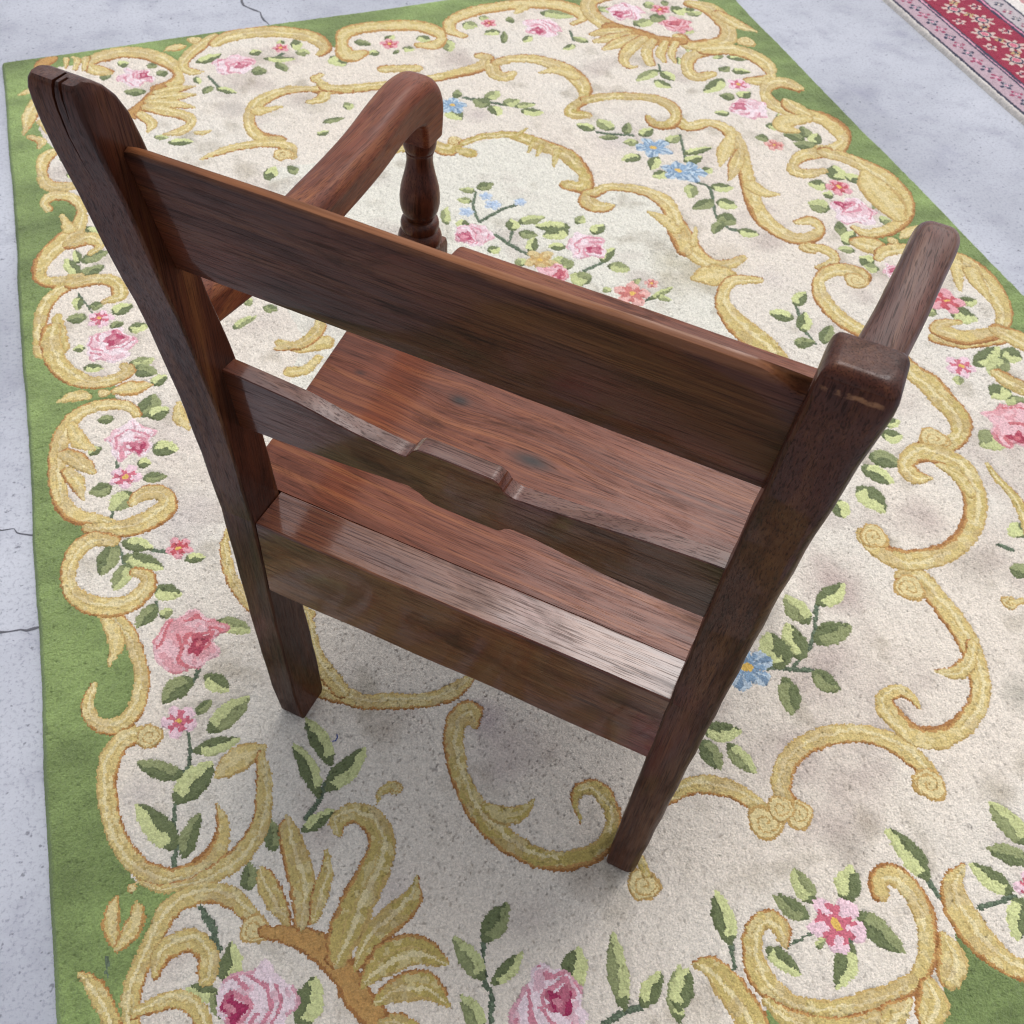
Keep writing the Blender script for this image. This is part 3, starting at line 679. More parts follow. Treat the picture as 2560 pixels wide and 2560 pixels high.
        z = amp * (0.95 * (V - 0.5) + 1.25 * (vnoise(X * cell, Y * cell, 1 / 6.5, 61) - 0.5) + 1.3 * (vnoise(X * cell, Y * cell, 1 / 24.0, 63) - 0.5))
        z += 0.0035 * (fnoise(X * cell, Y * cell, 1 / 240.0, 65, 2) - 0.5)
        z -= amp * 1.5 * (V < 0.02)
        bd = np.zeros(X.shape, bool)
        e = lab[:, 1:] != lab[:, :-1]
        bd[:-1, 1:-1] |= e; bd[1:, 1:-1] |= e
        e = lab[1:, :] != lab[:-1, :]
        bd[1:-1, :-1] |= e; bd[1:-1, 1:] |= e
        z = np.where(bd, z - amp * 0.75, z)
        isf = np.zeros(X.shape, bool)
        mot = lab > self.nbase
        isf[:-1, :-1] |= mot; isf[1:, 1:] |= mot
        z += np.where(isf & ~bd, amp * 0.25, 0)
        z += z0
        # rolled edge down to the floor
        k = np.minimum(np.minimum(np.arange(nx + 1)[None, :], np.arange(nx, -1, -1)[None, :]), np.minimum(np.arange(ny + 1)[:, None], np.arange(ny, -1, -1)[:, None]))
        for i, dz in enumerate(edge_drop):
            z = np.where(k == i, z0 - dz + 0.3 * (z - z0), z)
        st = np.abs(X[:, 1:] - X[:, :-1]).mean(); sv = np.abs(Y[1:, :] - Y[:-1, :]).mean()
        inner = 0.55 + 0.45 * (k > len(edge_drop))
        X = X + inner * (rng.random(X.shape) - 0.5) * st * 0.75
        Y = Y + inner * (rng.random(X.shape) - 0.5) * sv * 0.75
        flat = np.stack([X, Y, z], -1).reshape(-1, 3).astype(np.float32)
        ii, jj = np.meshgrid(np.arange(ny), np.arange(nx), indexing='ij')
        v0 = ii * (nx + 1) + jj
        quads = np.stack([v0, v0 + 1, v0 + nx + 2, v0 + nx + 1], -1).reshape(-1, 4)
        cl = self.colr.reshape(-1, 3) * (0.86 + 0.27 * self.jit.reshape(-1, 1))
        lf = lab.reshape(-1)
        order = np.argsort(lf, kind='stable')
        cuts = np.searchsorted(lf[order], np.arange(len(self.names) + 1))
        for li in range(1, len(self.names)):
            idx = order[cuts[li]:cuts[li + 1]]
            if len(idx) < 3:
                continue
            q = quads[idx]
            used, inv = np.unique(q, return_inverse=True)
            inv = inv.reshape(-1).astype(np.int32)
            me = bpy.data.meshes.new(self.names[li])
            me.vertices.add(len(used)); me.vertices.foreach_set('co', flat[used].ravel())
            me.loops.add(len(inv)); me.loops.foreach_set('vertex_index', inv)
            me.polygons.add(len(idx)); me.polygons.foreach_set('loop_start', np.arange(0, len(inv), 4, dtype=np.int32))
            ca = me.color_attributes.new('Col', 'FLOAT_COLOR', 'CORNER')
            cc = np.ones((len(idx), 4), np.float32); cc[:, :3] = np.clip(cl[idx], 0, 0.92)
            ca.data.foreach_set('color', np.repeat(cc, 4, axis=0).ravel())
            me.update(calc_edges=True)
            new_obj(self.names[li], me, root, mat)

# ---------------------------------------------------------------- the big floral carpet
carpet = empty('floral_carpet', 'large cream floral carpet with green border and gold scrolls under the chair', 'carpet', (0.672, 1.37, FLOOR_Z))
c_inv = Matrix.Translation(-carpet.location)
NX = 930
sx = np.linspace(0, 1, NX + 1)
# rows: finer near the camera
ty = [0.0]
while ty[-1] < 1.0:
    y = ty[-1]
    ty.append(y + (0.0022 if y < 0.45 else 0.0022 + 0.0018 * (y - 0.45) / 0.55) / 2.75)
ty = np.array(ty); ty /= ty[-1]
S_, T_ = np.meshgrid(sx, ty)
XL, XR = -0.334, 1.678
PX = XL + (XR - XL) * S_
PY = (0.10 - 0.22 * S_) * (1 - T_) + (2.642 + 0.215 * S_) * T_
PX = PX + (0.5 - S_) * 2 * 0.011 * (fnoise(PY * 1000, PY * 0 + 1, 1 / 220.0, 71, 5) - 0.5)
PX = PX - 0.006 * np.sin(np.pi * np.clip((PY - 0.3) / 2.3, 0, 1)) * (S_ < 0.5) * (1 - 2 * S_) * -1
PY = PY + (T_ > 0.5) * (2 * T_ - 1) * 0.016 * (fnoise(PX * 1000, PX * 0 + 1, 1 / 260.0, 73, 2) - 0.5)
P = Pile(PX, PY)
X, Y = P.CX, P.CY
wob = 5 * (vnoise(X, Y, 1 / 9.0, 81) - 0.5)
fld = in_poly(X + wob, Y + wob, FIELD)
med = in_poly(X + wob, Y + wob, MEDALLION)
gn = fnoise(X * 0.55, Y, 1 / 45.0, 83, 5)[..., None]
gcol = GREEN * (0.52 + 0.85 * gn) + lin(60, 78, 36) * 0.15
gn2 = fnoise(X, Y, 1 / 260.0, 84, 3)[..., None]
gcol = gcol * (0.62 + 0.72 * gn2)
base = np.broadcast_to(lin(227, 216, 201), X.shape + (3,)).copy()
n1 = fnoise(X, Y, 1 / 330.0, 85, 4)[..., None]
base = base * (1 - np.clip((n1 - 0.45) * 2.2, 0, 1)) + lin(224, 218, 206) * np.clip((n1 - 0.45) * 2.2, 0, 1)
base = np.where(med[..., None], lin(224, 220, 206), base)
n2 = fnoise(X, Y, 1 / 110.0, 87, 4)[..., None]
st = np.clip((n2 - 0.56) * 3.6, 0, 1) * 0.55
base = base * (1 - st) + lin(176, 158, 150) * st
n3 = fnoise(X, Y, 1 / 60.0, 91, 4)[..., None]
st = np.clip((n3 - 0.63) * 5.0, 0, 1) * 0.5
base = base * (1 - st) + lin(158, 146, 124) * st
for sxm, sym, sr, sc, sa in STAINS:
    dd = np.hypot(X - sxm, Y - sym) / sr + 0.9 * (fnoise(X, Y, 1 / 45.0, 95, 3) - 0.5)
    w = (np.clip(1 - dd, 0, 1) ** 0.8)[..., None] * sa
    base = base * (1 - w) + lin(*sc) * w
P.colr[:] = np.where(fld[..., None], base, gcol)
P.names = ['', 'border', 'field']
P.lab[:] = np.where(fld, 2, 1)
P.nbase = 2
for mo in MOTIFS:
    k = mo[0]
    if k == 'T': P.stroke(mo[1], 'T', 'stem')
for mo in MOTIFS:
    if mo[0] == 'L': P.leaf(*mo[1:], 'leaf')
for mo in MOTIFS:
    k = mo[0]
    if k == 'S': P.stroke(mo[2], mo[1], 'scroll')
    elif k == 'K': P.knob(*mo[1:], 'scroll_tip')
for mo in MOTIFS:
    k = mo[0]
    if k == 'R': P.rose(*mo[1:], 'rose')
    elif k == 'F': P.flower(*mo[1:], 'flower')
PILE = pile_material('wool_pile')
P.build(carpet, PILE, 0.0, 0.00115, (0.0128, 0.009, 0.0045, 0.0015))
for o in carpet.children:
    o.matrix_parent_inverse = c_inv

# ---------------------------------------------------------------- the red rug in the far corner
rug2 = empty('red_bordered_rug', 'oriental rug with crimson flowered border in the far corner', 'rug', (2.14, 2.2, FLOOR_Z), math.radians(-0.95))
r2w = Matrix.Translation(rug2.location) @ Matrix.Rotation(math.radians(-0.95), 4, 'Z')
nx2, ny2 = 230, 420
u = np.linspace(0, 0.80, nx2 + 1); v = np.linspace(-0.75, 0.75, ny2 + 1)
U2, V2 = np.meshgrid(u, v)
Q = Pile(U2 + 0.004 * (fnoise(V2 * 1000, V2 * 0, 1 / 160.0, 101, 2) - 0.5), V2)
X, Y = Q.CX, Q.CY
CRIM = lin(150, 22, 58); NAVY = lin(48, 48, 74); CREAM = lin(226, 212, 200); PINKG = lin(196, 164, 172); GREYG = lin(170, 168, 172)
col = np.broadcast_to(lin(228, 220, 212), X.shape + (3,)).copy()
def band(a, b, c):
    m = (X > a) & (X <= b)
    col[m] = c
band(-9, 15, lin(216, 208, 200)); band(15, 24, NAVY * 0.8); band(24, 98, lin(186, 160, 168)); band(98, 104, NAVY); band(104, 110, lin(214, 160, 176)); band(110, 118, NAVY)
band(118, 290, CRIM); band(290, 298, NAVY); band(298, 305, lin(214, 140, 164)); band(305, 312, NAVY); band(312, 372, lin(190, 178, 180)); band(372, 384, NAVY)
Q.colr[:] = col
Q.names = ['', 'edge_binding', 'guard_band', 'main_border', 'field']
Q.lab[:] = np.where(X < 24, 1, np.where((X < 118) | ((X > 290) & (X < 384)), 2, np.where(X < 384, 3, 4)))
Q.nbase = 4
def r2_flower(x, y, r, A, B, Cc, n=8):
    sl = Q.sub(x - 1.2 * r, y - 1.2 * r, x + 1.2 * r, y + 1.2 * r)
    if sl is None: return
    XX, YY = Q.CX[sl], Q.CY[sl]
    dx, dy = XX - x, YY - y
    th = np.arctan2(dy, dx); q = np.hypot(dx, dy) / r
    pet = 0.74 + 0.26 * np.cos(n * th)
    c = np.where((q < 0.28)[..., None], B, A)
    c = np.where(((q > 0.36) & (q < 0.5))[..., None], Cc, c)
    Q.put(sl, q <= pet, c, 'woven_flower')
kk = 0
for yy in np.arange(-700, 740, 46):
    r2_flower(62, yy, 21, NAVY * 1.2 if kk % 2 else lin(160, 60, 96), lin(214, 160, 176), GREYG, 4)
    r2_flower(342, yy + 20, 17, lin(150, 60, 90) if kk % 2 else NAVY, CREAM, GREYG, 4); kk += 1
kk = 0
for yy in np.arange(-700, 760, 78):
    r2_flower(204 + (22 if kk % 2 else -24), yy, 40, lin(212, 188, 176), lin(206, 110, 130), NAVY, 7 + kk % 2)
    r2_flower(150 if kk % 2 else 258, yy + 4, 22, lin(222, 190, 180), CRIM, NAVY, 5)
    r2_flower(206, yy + 39, 17, lin(200, 170, 120), NAVY, NAVY, 4)
    kk += 1
kk = 0
for yy in np.arange(-690, 740, 120):
    r2_flower(450 + 40 * (kk % 2), yy, 42, lin(206, 150, 150), lin(170, 60, 80), lin(120, 130, 100), 6); kk += 1
Q.build(rug2, pile_material('rug_pile'), 0.012, 0.0009, (0.012, 0.006, 0.001))

# ---------------------------------------------------------------- wood
def wood(name, axis, dark=1.0, red=0.5, patina=0.5, rough=0.30, attr=None, scuff=False, seed=0.0, knots=False, coat=0.5, worn=None, bw=30.0, pw=0.55, cr=(0.10, 0.26), contrast=1.0):
    g = NT(name)
    if attr:
        at = g.n('ShaderNodeAttribute'); at.attribute_name = attr
        src = at.outputs['Vector']
    else:
        src = g.n('ShaderNodeTexCoord').outputs['Object']
    def mapped(along, across):
        mp = g.n('ShaderNodeMapping')
        s = [across] * 3
        s['XYZ'.index(axis)] = along
        mp.inputs['Scale'].default_value = s
        mp.inputs['Location'].default_value = (seed * 1.7, seed * 3.1, seed * 2.3)
        g.l(src, mp.inputs['Vector'])
        return mp.outputs['Vector']
    broad = g.noise(mapped(1.4, bw), 1.0, 5, 0.65, 0.4)
    streak = g.noise(mapped(5.0, 260), 1.0, 5, 0.65, 0.15)
    pores = g.noise(mapped(20.0, 950), 1.0, 2, 0.5, 0.05)
    blot = g.noise(mapped(5.0, 17), 1.0, 6, 0.7, 1.0)
    wear = g.noise(mapped(7.0, 13), 1.0, 4, 0.6, 0.4)
    spots = g.noise(mapped(45, 420), 1.0, 3, 0.6)
    k = dark
    A = (0.026 * k, 0.0072 * k, 0.0040 * k); B = (0.080 * k, 0.0205 * k, 0.0085 * k); Cc = (0.170 * k, 0.058 * k, 0.0180 * k)
    RED = (0.170 * k, 0.040 * k, 0.015 * k); BLK = (0.0150, 0.0062, 0.0042)
    c = g.ramp(g.mix(0.34, broad, streak), [(0.5 - 0.16 / contrast, A), (0.5 - 0.02 * (1 / contrast - 1), B), (0.5 + 0.16 / contrast, Cc)])
    c = g.mix(g.rng(wear, 0.46, 0.66, 0.0, red), c, g.mix(g.rng(streak, 0.35, 0.65, 0, 1), RED, tuple(0.5 * np.array(RED))))
    c = g.mix(g.rng(pores, 0.54, 0.62, 0.0, pw), c, tuple(0.30 * np.array(A)))
    c = g.mix(g.rng(blot, 0.54, 0.68, 0.0, patina), c, BLK)
    c = g.mix(g.rng(spots, 0.66, 0.76, 0.0, 0.55 * patina), c, BLK)
    if knots:
        ak = g.n('ShaderNodeAttribute'); ak.attribute_name = 'knot'
        c = g.mix(ak.outputs['Fac'], c, (0.014, 0.009, 0.008))
    if worn:                                         # polish rubbed through along an upper edge
        spz = g.n('ShaderNodeSeparateXYZ'); g.l(g.n('ShaderNodeTexCoord').outputs['Object'], spz.inputs[0])
        wz = g.math('ADD', spz.outputs['Z'], g.math('MULTIPLY', g.math('SUBTRACT', wear, 0.5), 0.02))
        c = g.mix(g.math('MULTIPLY', g.rng(wz, worn[0], worn[1], 0.0, 1.0), g.rng(streak, 0.35, 0.6, 0.35, 0.9)), c, (0.25, 0.095, 0.036))
    if scuff:
        sp = g.n('ShaderNodeSeparateXYZ'); g.l(g.n('ShaderNodeTexCoord').outputs['Object'], sp.inputs[0])
        wv = g.noise(g.n('ShaderNodeTexCoord').outputs['Object'], 120, 3, 0.6)
        zc = g.math('ABSOLUTE', g.math('SUBTRACT', sp.outputs['Z'], g.math('ADD', 0.9345, g.math('MULTIPLY', g.math('SUBTRACT', wv, 0.5), 0.006))))
        m1 = g.rng(zc, 0.0008, 0.0022, 1.0, 0.0)
        m2 = g.rng(g.math('ABSOLUTE', g.math('SUBTRACT', sp.outputs['X'], 0.256)), 0.014, 0.019, 1.0, 0.0)
        mk = g.math('MULTIPLY', g.math('MULTIPLY', m1, m2), g.rng(wv, 0.42, 0.58, 0.0, 0.85))
        c = g.mix(mk, c, (0.26, 0.12, 0.055))
    g.l(c, g.p.inputs['Base Color'])
    rr = g.math('ADD', g.rng(blot, 0.35, 0.70, rough, rough + 0.14), g.rng(spots, 0.4, 0.7, -0.05, 0.10))
    g.l(rr, g.p.inputs['Roughness'])
    g.p.inputs['Specular IOR Level'].default_value = 0.10
    g.l(g.math('MULTIPLY', g.rng(pores, 0.52, 0.62, coat, coat * 0.35), g.rng(blot, 0.50, 0.66, 1.0, 0.45)), g.p.inputs['Coat Weight'])
    g.l(g.rng(streak, 0.35, 0.65, *cr), g.p.inputs['Coat Roughness'])
    nb = g.bump(streak, 0.14, 0.0012)
    nb = g.bump(pores, 0.3, 0.0005, nb)
    nb = g.bump(g.noise(mapped(9, 22), 1.0, 3, 0.5), 0.35, 0.003, nb)
    g.l(nb, g.p.inputs['Normal'])
    return g.m

def rrect(cx, cy, hx, hy, r, n=4):
    """rounded rectangle; r may be 4 radii: (+x+y, -x+y, -x-y, +x-y)"""
    rs = r if isinstance(r, (tuple, list)) else (r,) * 4
    out = []
    for (sx_, sy_), a0, rad in zip(((1, 1), (-1, 1), (-1, -1), (1, -1)), (0, 90, 180, 270), rs):
        rad = min(rad, hx * 0.98, hy * 0.98)
        for k in range(n + 1):
            a = math.radians(a0 + 90 * k / n)
            out.append((cx + sx_ * (hx - rad) + rad * math.cos(a), cy + sy_ * (hy - rad) + rad * math.sin(a)))
    return out

def loft(name, rings, parent, mat, cap=True, smooth=True, sharp=42):
    bm = bmesh.new()
    R = [[bm.verts.new(p) for p in ring] for ring in rings]
    n = len(R[0])
    for a, b in zip(R[:-1], R[1:]):
        for k in range(n):
            bm.faces.new((a[k], a[(k + 1) % n], b[(k + 1) % n], b[k]))
    if cap:
        bm.faces.new(R[0][::-1]); bm.faces.new(R[-1])
    bmesh.ops.recalc_face_normals(bm, faces=bm.faces)
    me = bpy.data.meshes.new(name); bm.to_mesh(me); bm.free()
    if smooth:
        for p in me.polygons: p.use_smooth = True
        me.set_sharp_from_angle(angle=math.radians(sharp))
    o = new_obj(name, me, parent, mat)
    if smooth:
        wm = o.modifiers.new('normals', 'WEIGHTED_NORMAL'); wm.keep_sharp = True; wm.weight = 100
    return o

def interp(tab, z):
    xs = [t[0] for t in tab]
    return [float(np.interp(z, xs, [t[i] for t in tab])) for i in range(1, len(tab[0]))]

def wobble(p, s=0.0006, f=60.0):
    x, y, z = p
    return (x + s * math.sin(f * y + 1.7 * f * z), y + s * math.sin(f * 0.9 * x + 0.6 * f * z + 1), z)

chair = empty('wooden_armchair', 'dark polished oak armchair seen from behind standing on the floral carpet', 'chair', CH_ORG - Vector((0, 0, 0.0025)), CH_ANG)

W_POST = wood('oak_post', 'Z', 0.66, 0.45, 0.65, 0.40, seed=1, coat=0.35)
W_POST2 = wood('oak_post_worn', 'Z', 0.68, 0.25, 0.45, 0.45, scuff=True, seed=4, coat=0.30, cr=(0.05, 0.13))
W_RAIL = wood('oak_rail', 'X', 0.80, 0.65, 0.80, 0.40, seed=2, coat=0.35, cr=(0.05, 0.14), worn=(0.908, 0.915))
W_MID = wood('oak_middle_rail', 'X', 0.80, 0.75, 0.45, 0.38, seed=6, coat=0.95, cr=(0.05, 0.16))
W_SRAIL = wood('oak_seat_rail', 'X', 0.98, 0.75, 0.62, 0.38, seed=9, coat=0.95, cr=(0.05, 0.16))
W_SEAT = wood('oak_seat', 'X', 1.70, 0.22, 0.55, 0.50, attr='grain', seed=3, knots=True, coat=0.28, cr=(0.08, 0.2), bw=60.0, contrast=0.75)
W_ARM = wood('oak_arm', 'Y', 1.45, 0.45, 0.05, 0.42, seed=5, coat=0.22, bw=42.0, pw=0.45)
W_ARM2 = wood('oak_arm_worn', 'Y', 0.75, 0.60, 0.45, 0.36, seed=8, coat=0.42, cr=(0.06, 0.18))
W_TURN = wood('oak_turned', 'Z', 0.95, 0.55, 0.60, 0.34, seed=7, coat=0.4)

# back posts -------------------------------------------------------------
# z, x outer, x inner, y back, y front
PL = [(0.000, -0.2655, -0.2330, 0.004, 0.052), (0.010, -0.2690, -0.2320, 0.000, 0.056), (0.070, -0.2755, -0.2380, 0.000, 0.060), (0.200, -0.2830, -0.2430, 0.000, 0.058), (0.320, -0.2840, -0.2440, 0.000, 0.054), (0.450, -0.2860, -0.2440, -0.002, 0.050), (0.548, -0.2870, -0.2440, -0.008, 0.042), (0.610, -0.2875, -0.2440, -0.0135, 0.034), (0.685, -0.2880, -0.2440, -0.0240, 0.020), (0.755, -0.2885, -0.2440, -0.0350, 0.006), (0.820, -0.2890, -0.2440, -0.0490, -0.007), (0.870, -0.2890, -0.2440, -0.0575, -0.017), (0.909, -0.2890, -0.2440, -0.0670, -0.026), (0.931, -0.2885, -0.2445, -0.0710, -0.031), (0.946, -0.2875, -0.2450, -0.0730, -0.038), (0.956, -0.2865, -0.2455, -0.0735, -0.046), (0.962, -0.2850, -0.2465, -0.0725, -0.053), (0.9655, -0.2830, -0.2480, -0.0705, -0.059)]
PR = [(0.000, 0.2280, 0.2630, 0.003, 0.052), (0.010, 0.2265, 0.2650, 0.000, 0.056), (0.077, 0.2260, 0.2665, 0.000, 0.060), (0.200, 0.2258, 0.2680, 0.000, 0.058), (0.320, 0.2255, 0.2695, 0.000, 0.054), (0.450, 0.2258, 0.2712, -0.002, 0.050), (0.548, 0.2265, 0.2724, -0.008, 0.042), (0.610, 0.2272, 0.2728, -0.0135, 0.034), (0.685, 0.2282, 0.2733, -0.0240, 0.020), (0.755, 0.2295, 0.2745, -0.0350, 0.006), (0.820, 0.2312, 0.2762, -0.0490, -0.007), (0.870, 0.2325, 0.2782, -0.0575, -0.017), (0.909, 0.2335, 0.2795, -0.0660, -0.024), (0.925, 0.2338, 0.2802, -0.0690, -0.026), (0.934, 0.2342, 0.2802, -0.0698, -0.0272), (0.9400, 0.2350, 0.2795, -0.0690, -0.0285), (0.9440, 0.2364, 0.2780, -0.0670, -0.0305), (0.9468, 0.2390, 0.2752, -0.0635, -0.0340), (0.9478, 0.2425, 0.2715, -0.0595, -0.0385)]
def post(tab, rad, mat):
    zs = sorted(set([t[0] for t in tab] + list(np.arange(0.03, 0.9, 0.03))))
    # smooth interpolation through the table
    rings = []
    for z in zs:
        xo, xi, yb, yf = interp(tab, z)
        rings.append([wobble((x, y, z), 0.0005, 43) for x, y in rrect((xo + xi) / 2, (yb + yf) / 2, abs(xi - xo) / 2, (yf - yb) / 2, rad, 4)])
    return loft('back_post', rings, chair, mat)
lp = post(PL, (0.004, 0.004, 0.0035, 0.003), W_POST)
rp = post(PR, (0.006, 0.004, 0.0035, 0.009), W_POST2)

# the split at the head of the left post: a real wedge cut out of it
bm = bmesh.new()
def wedge(x0, w, d, z0, z1, seed):
    r_ = random.Random(seed); n_ = 9; prev = None
    for i in range(n_):
        t = i / (n_ - 1); z = z0 + (z1 - z0) * t
        ww = 0.0005 + w * t ** 1.3 * r_.uniform(0.75, 1.25)
        xc = x0 + 0.0010 * math.sin(7 * t + seed) + r_.uniform(-0.0005, 0.0005)
        yb_ = float(np.interp(z, [p[0] for p in PL], [p[3] for p in PL]))
        ring = [bm.verts.new(p) for p in ((xc - ww / 2, yb_ - 0.015, z), (xc + ww / 2, yb_ - 0.015, z), (xc + ww * 0.3, yb_ + d * (0.15 + 0.85 * t), z), (xc - ww * 0.2, yb_ + d * (0.15 + 0.85 * t), z))]
        if prev:
            for k in range(4):
                bm.faces.new((prev[k], prev[(k + 1) % 4], ring[(k + 1) % 4], ring[k]))
        else:
            bm.faces.new(ring[::-1])
        prev = ring
    bm.faces.new(prev)
wedge(-0.2645, 0.0042, 0.016, 0.890, 0.985, 2)
wedge(-0.2585, 0.0056, 0.011, 0.935, 0.985, 5)
bmesh.ops.recalc_face_normals(bm, faces=bm.faces)
me = bpy.data.meshes.new('cutter'); bm.to_mesh(me); bm.free()
cut = bpy.data.objects.new('cutter', me); COL.objects.link(cut)
cut.parent = chair
md = lp.modifiers.new('split', 'BOOLEAN'); md.operation = 'DIFFERENCE'; md.object = cut; md.solver = 'EXACT'
bpy.context.view_layer.update()
dg = bpy.context.evaluated_depsgraph_get()
nm = bpy.data.meshes.new_from_object(lp.evaluated_get(dg))
lp.modifiers.remove(md)
if len(nm.polygons) > 50:
    lp.data = nm
    nm.name = 'back_post'
bpy.data.objects.remove(cut, do_unlink=True)

# top rail ---------------------------------------------------------------
rings = []
xs_ = [-0.2432, -0.241, -0.236, -0.225] + list(np.linspace(-0.21, 0.19, 26)) + [0.200, 0.208, 0.214, 0.219, 0.224, 0.229, 0.2335]
for x in xs_:
    zt = 0.9166 + 0.0010 * math.sin(9 * x) - 0.0010 * math.sin(23 * x + 1)
    zb = 0.7955 + 0.0012 * math.sin(7 * x + 2)
    # stopped chamfer at the right end
    ch = max(0.0, (x - 0.205) / 0.024)
    ch = min(1.0, ch) * 0.013
    chl = max(0.0, (-0.232 - x) / 0.012) * 0.003
    def yb(z): return -0.025 - 0.026 * (z - 0.795) / 0.123
    th = 0.0098
    zt2 = zt - chl
    prof = [(yb(zt2 - 0.004 - ch) + 0.0000, zt2 - 0.004 - ch), (yb(zt2) + 0.0016 + 0.25 * ch, zt2 - 0.0012 - ch * 0.8), (yb(zt2) + 0.0045 + 0.45 * ch, zt2 - ch * 0.55), (yb(zt2) + th * 0.68 + 0.1 * ch, zt2 + 0.0003 - ch * 0.1), (yb(zt2) + th - 0.002, zt2 - 0.001), (yb(zt2) + th, zt2 - 0.004)]
    for k in range(1, 6):
        z = zt2 - 0.005 + (zb + 0.003 - zt2 + 0.005) * k / 5
        prof.append((yb(z) + th, z))
    prof += [(yb(zb) + th - 0.003, zb), (yb(zb) + 0.003, zb), (yb(zb), zb + 0.003)]
    for k in range(1, 6):
        z = zb + 0.003 + (zt2 - 0.004 - ch - zb - 0.003) * k / 6
        prof.append((yb(z), z))
    rings.append([(x, y, z) for y, z in prof])
loft('top_rail', rings, chair, W_RAIL)

# middle rail: scalloped outline -------------------------------------------
TOPP = [(-0.246, .6695), (-0.205, .667), (-0.164, .664), (-0.125, .6545), (-0.095, .650), (-0.064, .647), (-0.059, .6485), (-0.055, .657), (-0.048, .6645), (-0.036, .6655), (0.0, .6652), (0.024, .6650), (0.030, .661), (0.034, .653), (0.044, .6480), (0.049, .6490), (0.080, .6525), (0.112, .656), (0.158, .663), (0.193, .666), (0.231, .669)]
BOTP = [(-0.246, .5880), (-0.190, .591), (-0.131, .595), (-0.095, .599), (-0.060, .603), (-0.055, .6005), (-0.049, .598), (-0.043, .5925), (-0.036, .5895), (0.0, .5885), (0.028, .5885), (0.032, .5900), (0.036, .5965), (0.044, .6000), (0.068, .5990), (0.105, .5925), (0.138, .587), (0.194, .584), (0.231, .5845)]
def wing_smooth(tab):
    X_ = np.linspace(-0.246, 0.231, 478); Z_ = np.interp(X_, [p[0] for p in tab], [p[1] for p in tab])
    k_ = np.exp(-np.linspace(-2, 2, 61) ** 2); k_ /= k_.sum()
    Zs = np.convolve(np.pad(Z_, 30, mode='edge'), k_, 'valid')
    w_ = np.clip((np.abs(X_ + 0.006) - 0.062) / 0.02, 0, 1)
    k2 = np.exp(-np.linspace(-2, 2, 5) ** 2); k2 /= k2.sum()
    Zc = np.convolve(np.pad(Z_, 2, mode='edge'), k2, 'valid')
    return list(zip(X_, Zc * (1 - w_) + Zs * w_))
TOPP = wing_smooth(TOPP); BOTP = wing_smooth(BOTP)
xs_ = sorted(set([-0.246, 0.231] + [float(v) for v in np.linspace(-0.246, 0.231, 160)]))
rings = []
rr_ = random.Random(5)
for x in xs_:
    zt = interp([(a, b) for a, b in TOPP], x)[0]
    zb = interp([(a, b) for a, b in BOTP], x)[0]
    def yb(z): return 0.004 - 0.10 * (z - 0.62) + 0.002
    th = 0.0195
    e = 0.0009
    prof = [(yb(zt), zt - e), (yb(zt) + e, zt), (yb(zt) + th - e, zt - 0.0015), (yb(zt) + th, zt - 0.0015 - e), (yb(zb) + th, zb + e), (yb(zb) + th - e, zb), (yb(zb) + e, zb), (yb(zb), zb + e)]
    rings.append([(x, y, z) for y, z in prof])
mr = loft('middle_rail', rings, chair, W_MID, sharp=33)

# seat rail behind the seat --------------------------------------------------
rings = []
for x in [-0.2430, -0.2420, -0.236] + list(np.linspace(-0.22, 0.21, 24)) + [0.222, 0.2265, 0.2275]:
    zt = 0.4470 + 0.0008 * math.sin(11 * x); zb = 0.3195 + 0.0016 * math.sin(13 * x + 1) + 0.001 * math.sin(37 * x)
    rings.append([(x, y, z) for y, z in rrect(0.0263, (zt + zb) / 2, 0.0253, (zt - zb) / 2, (0.002, 0.0025, 0.004, 0.003), 3)])
loft('seat_rail', rings, chair, W_SRAIL)
# rails under the seat
def beam(name, a, b, hw, zt, zb, mat):
    a = Vector((a[0], a[1], 0)); b = Vector((b[0], b[1], 0)); d = (b - a).normalized(); n = Vector((-d.y, d.x, 0))
    rings = []
    for t in np.linspace(0, 1, 6):
        c = a + (b - a) * t
        rings.append([tuple(c + n * u_ + Vector((0, 0, w_))) for u_, w_ in rrect(0, (zt + zb) / 2, hw, (zt - zb) / 2, 0.003, 3)])
    return loft(name, rings, chair, mat)
MX = -0.018
beam('side_rail', (-0.270, 0.052), (-0.312, 0.488), 0.012, 0.4225, 0.345, W_ARM)
beam('side_rail', (MX + 0.270, 0.052), (MX + 0.312, 0.488), 0.012, 0.4225, 0.345, W_ARM)
beam('front_rail', (-0.290, 0.512), (MX + 0.290, 0.512), 0.012, 0.4225, 0.345, W_SRAIL)

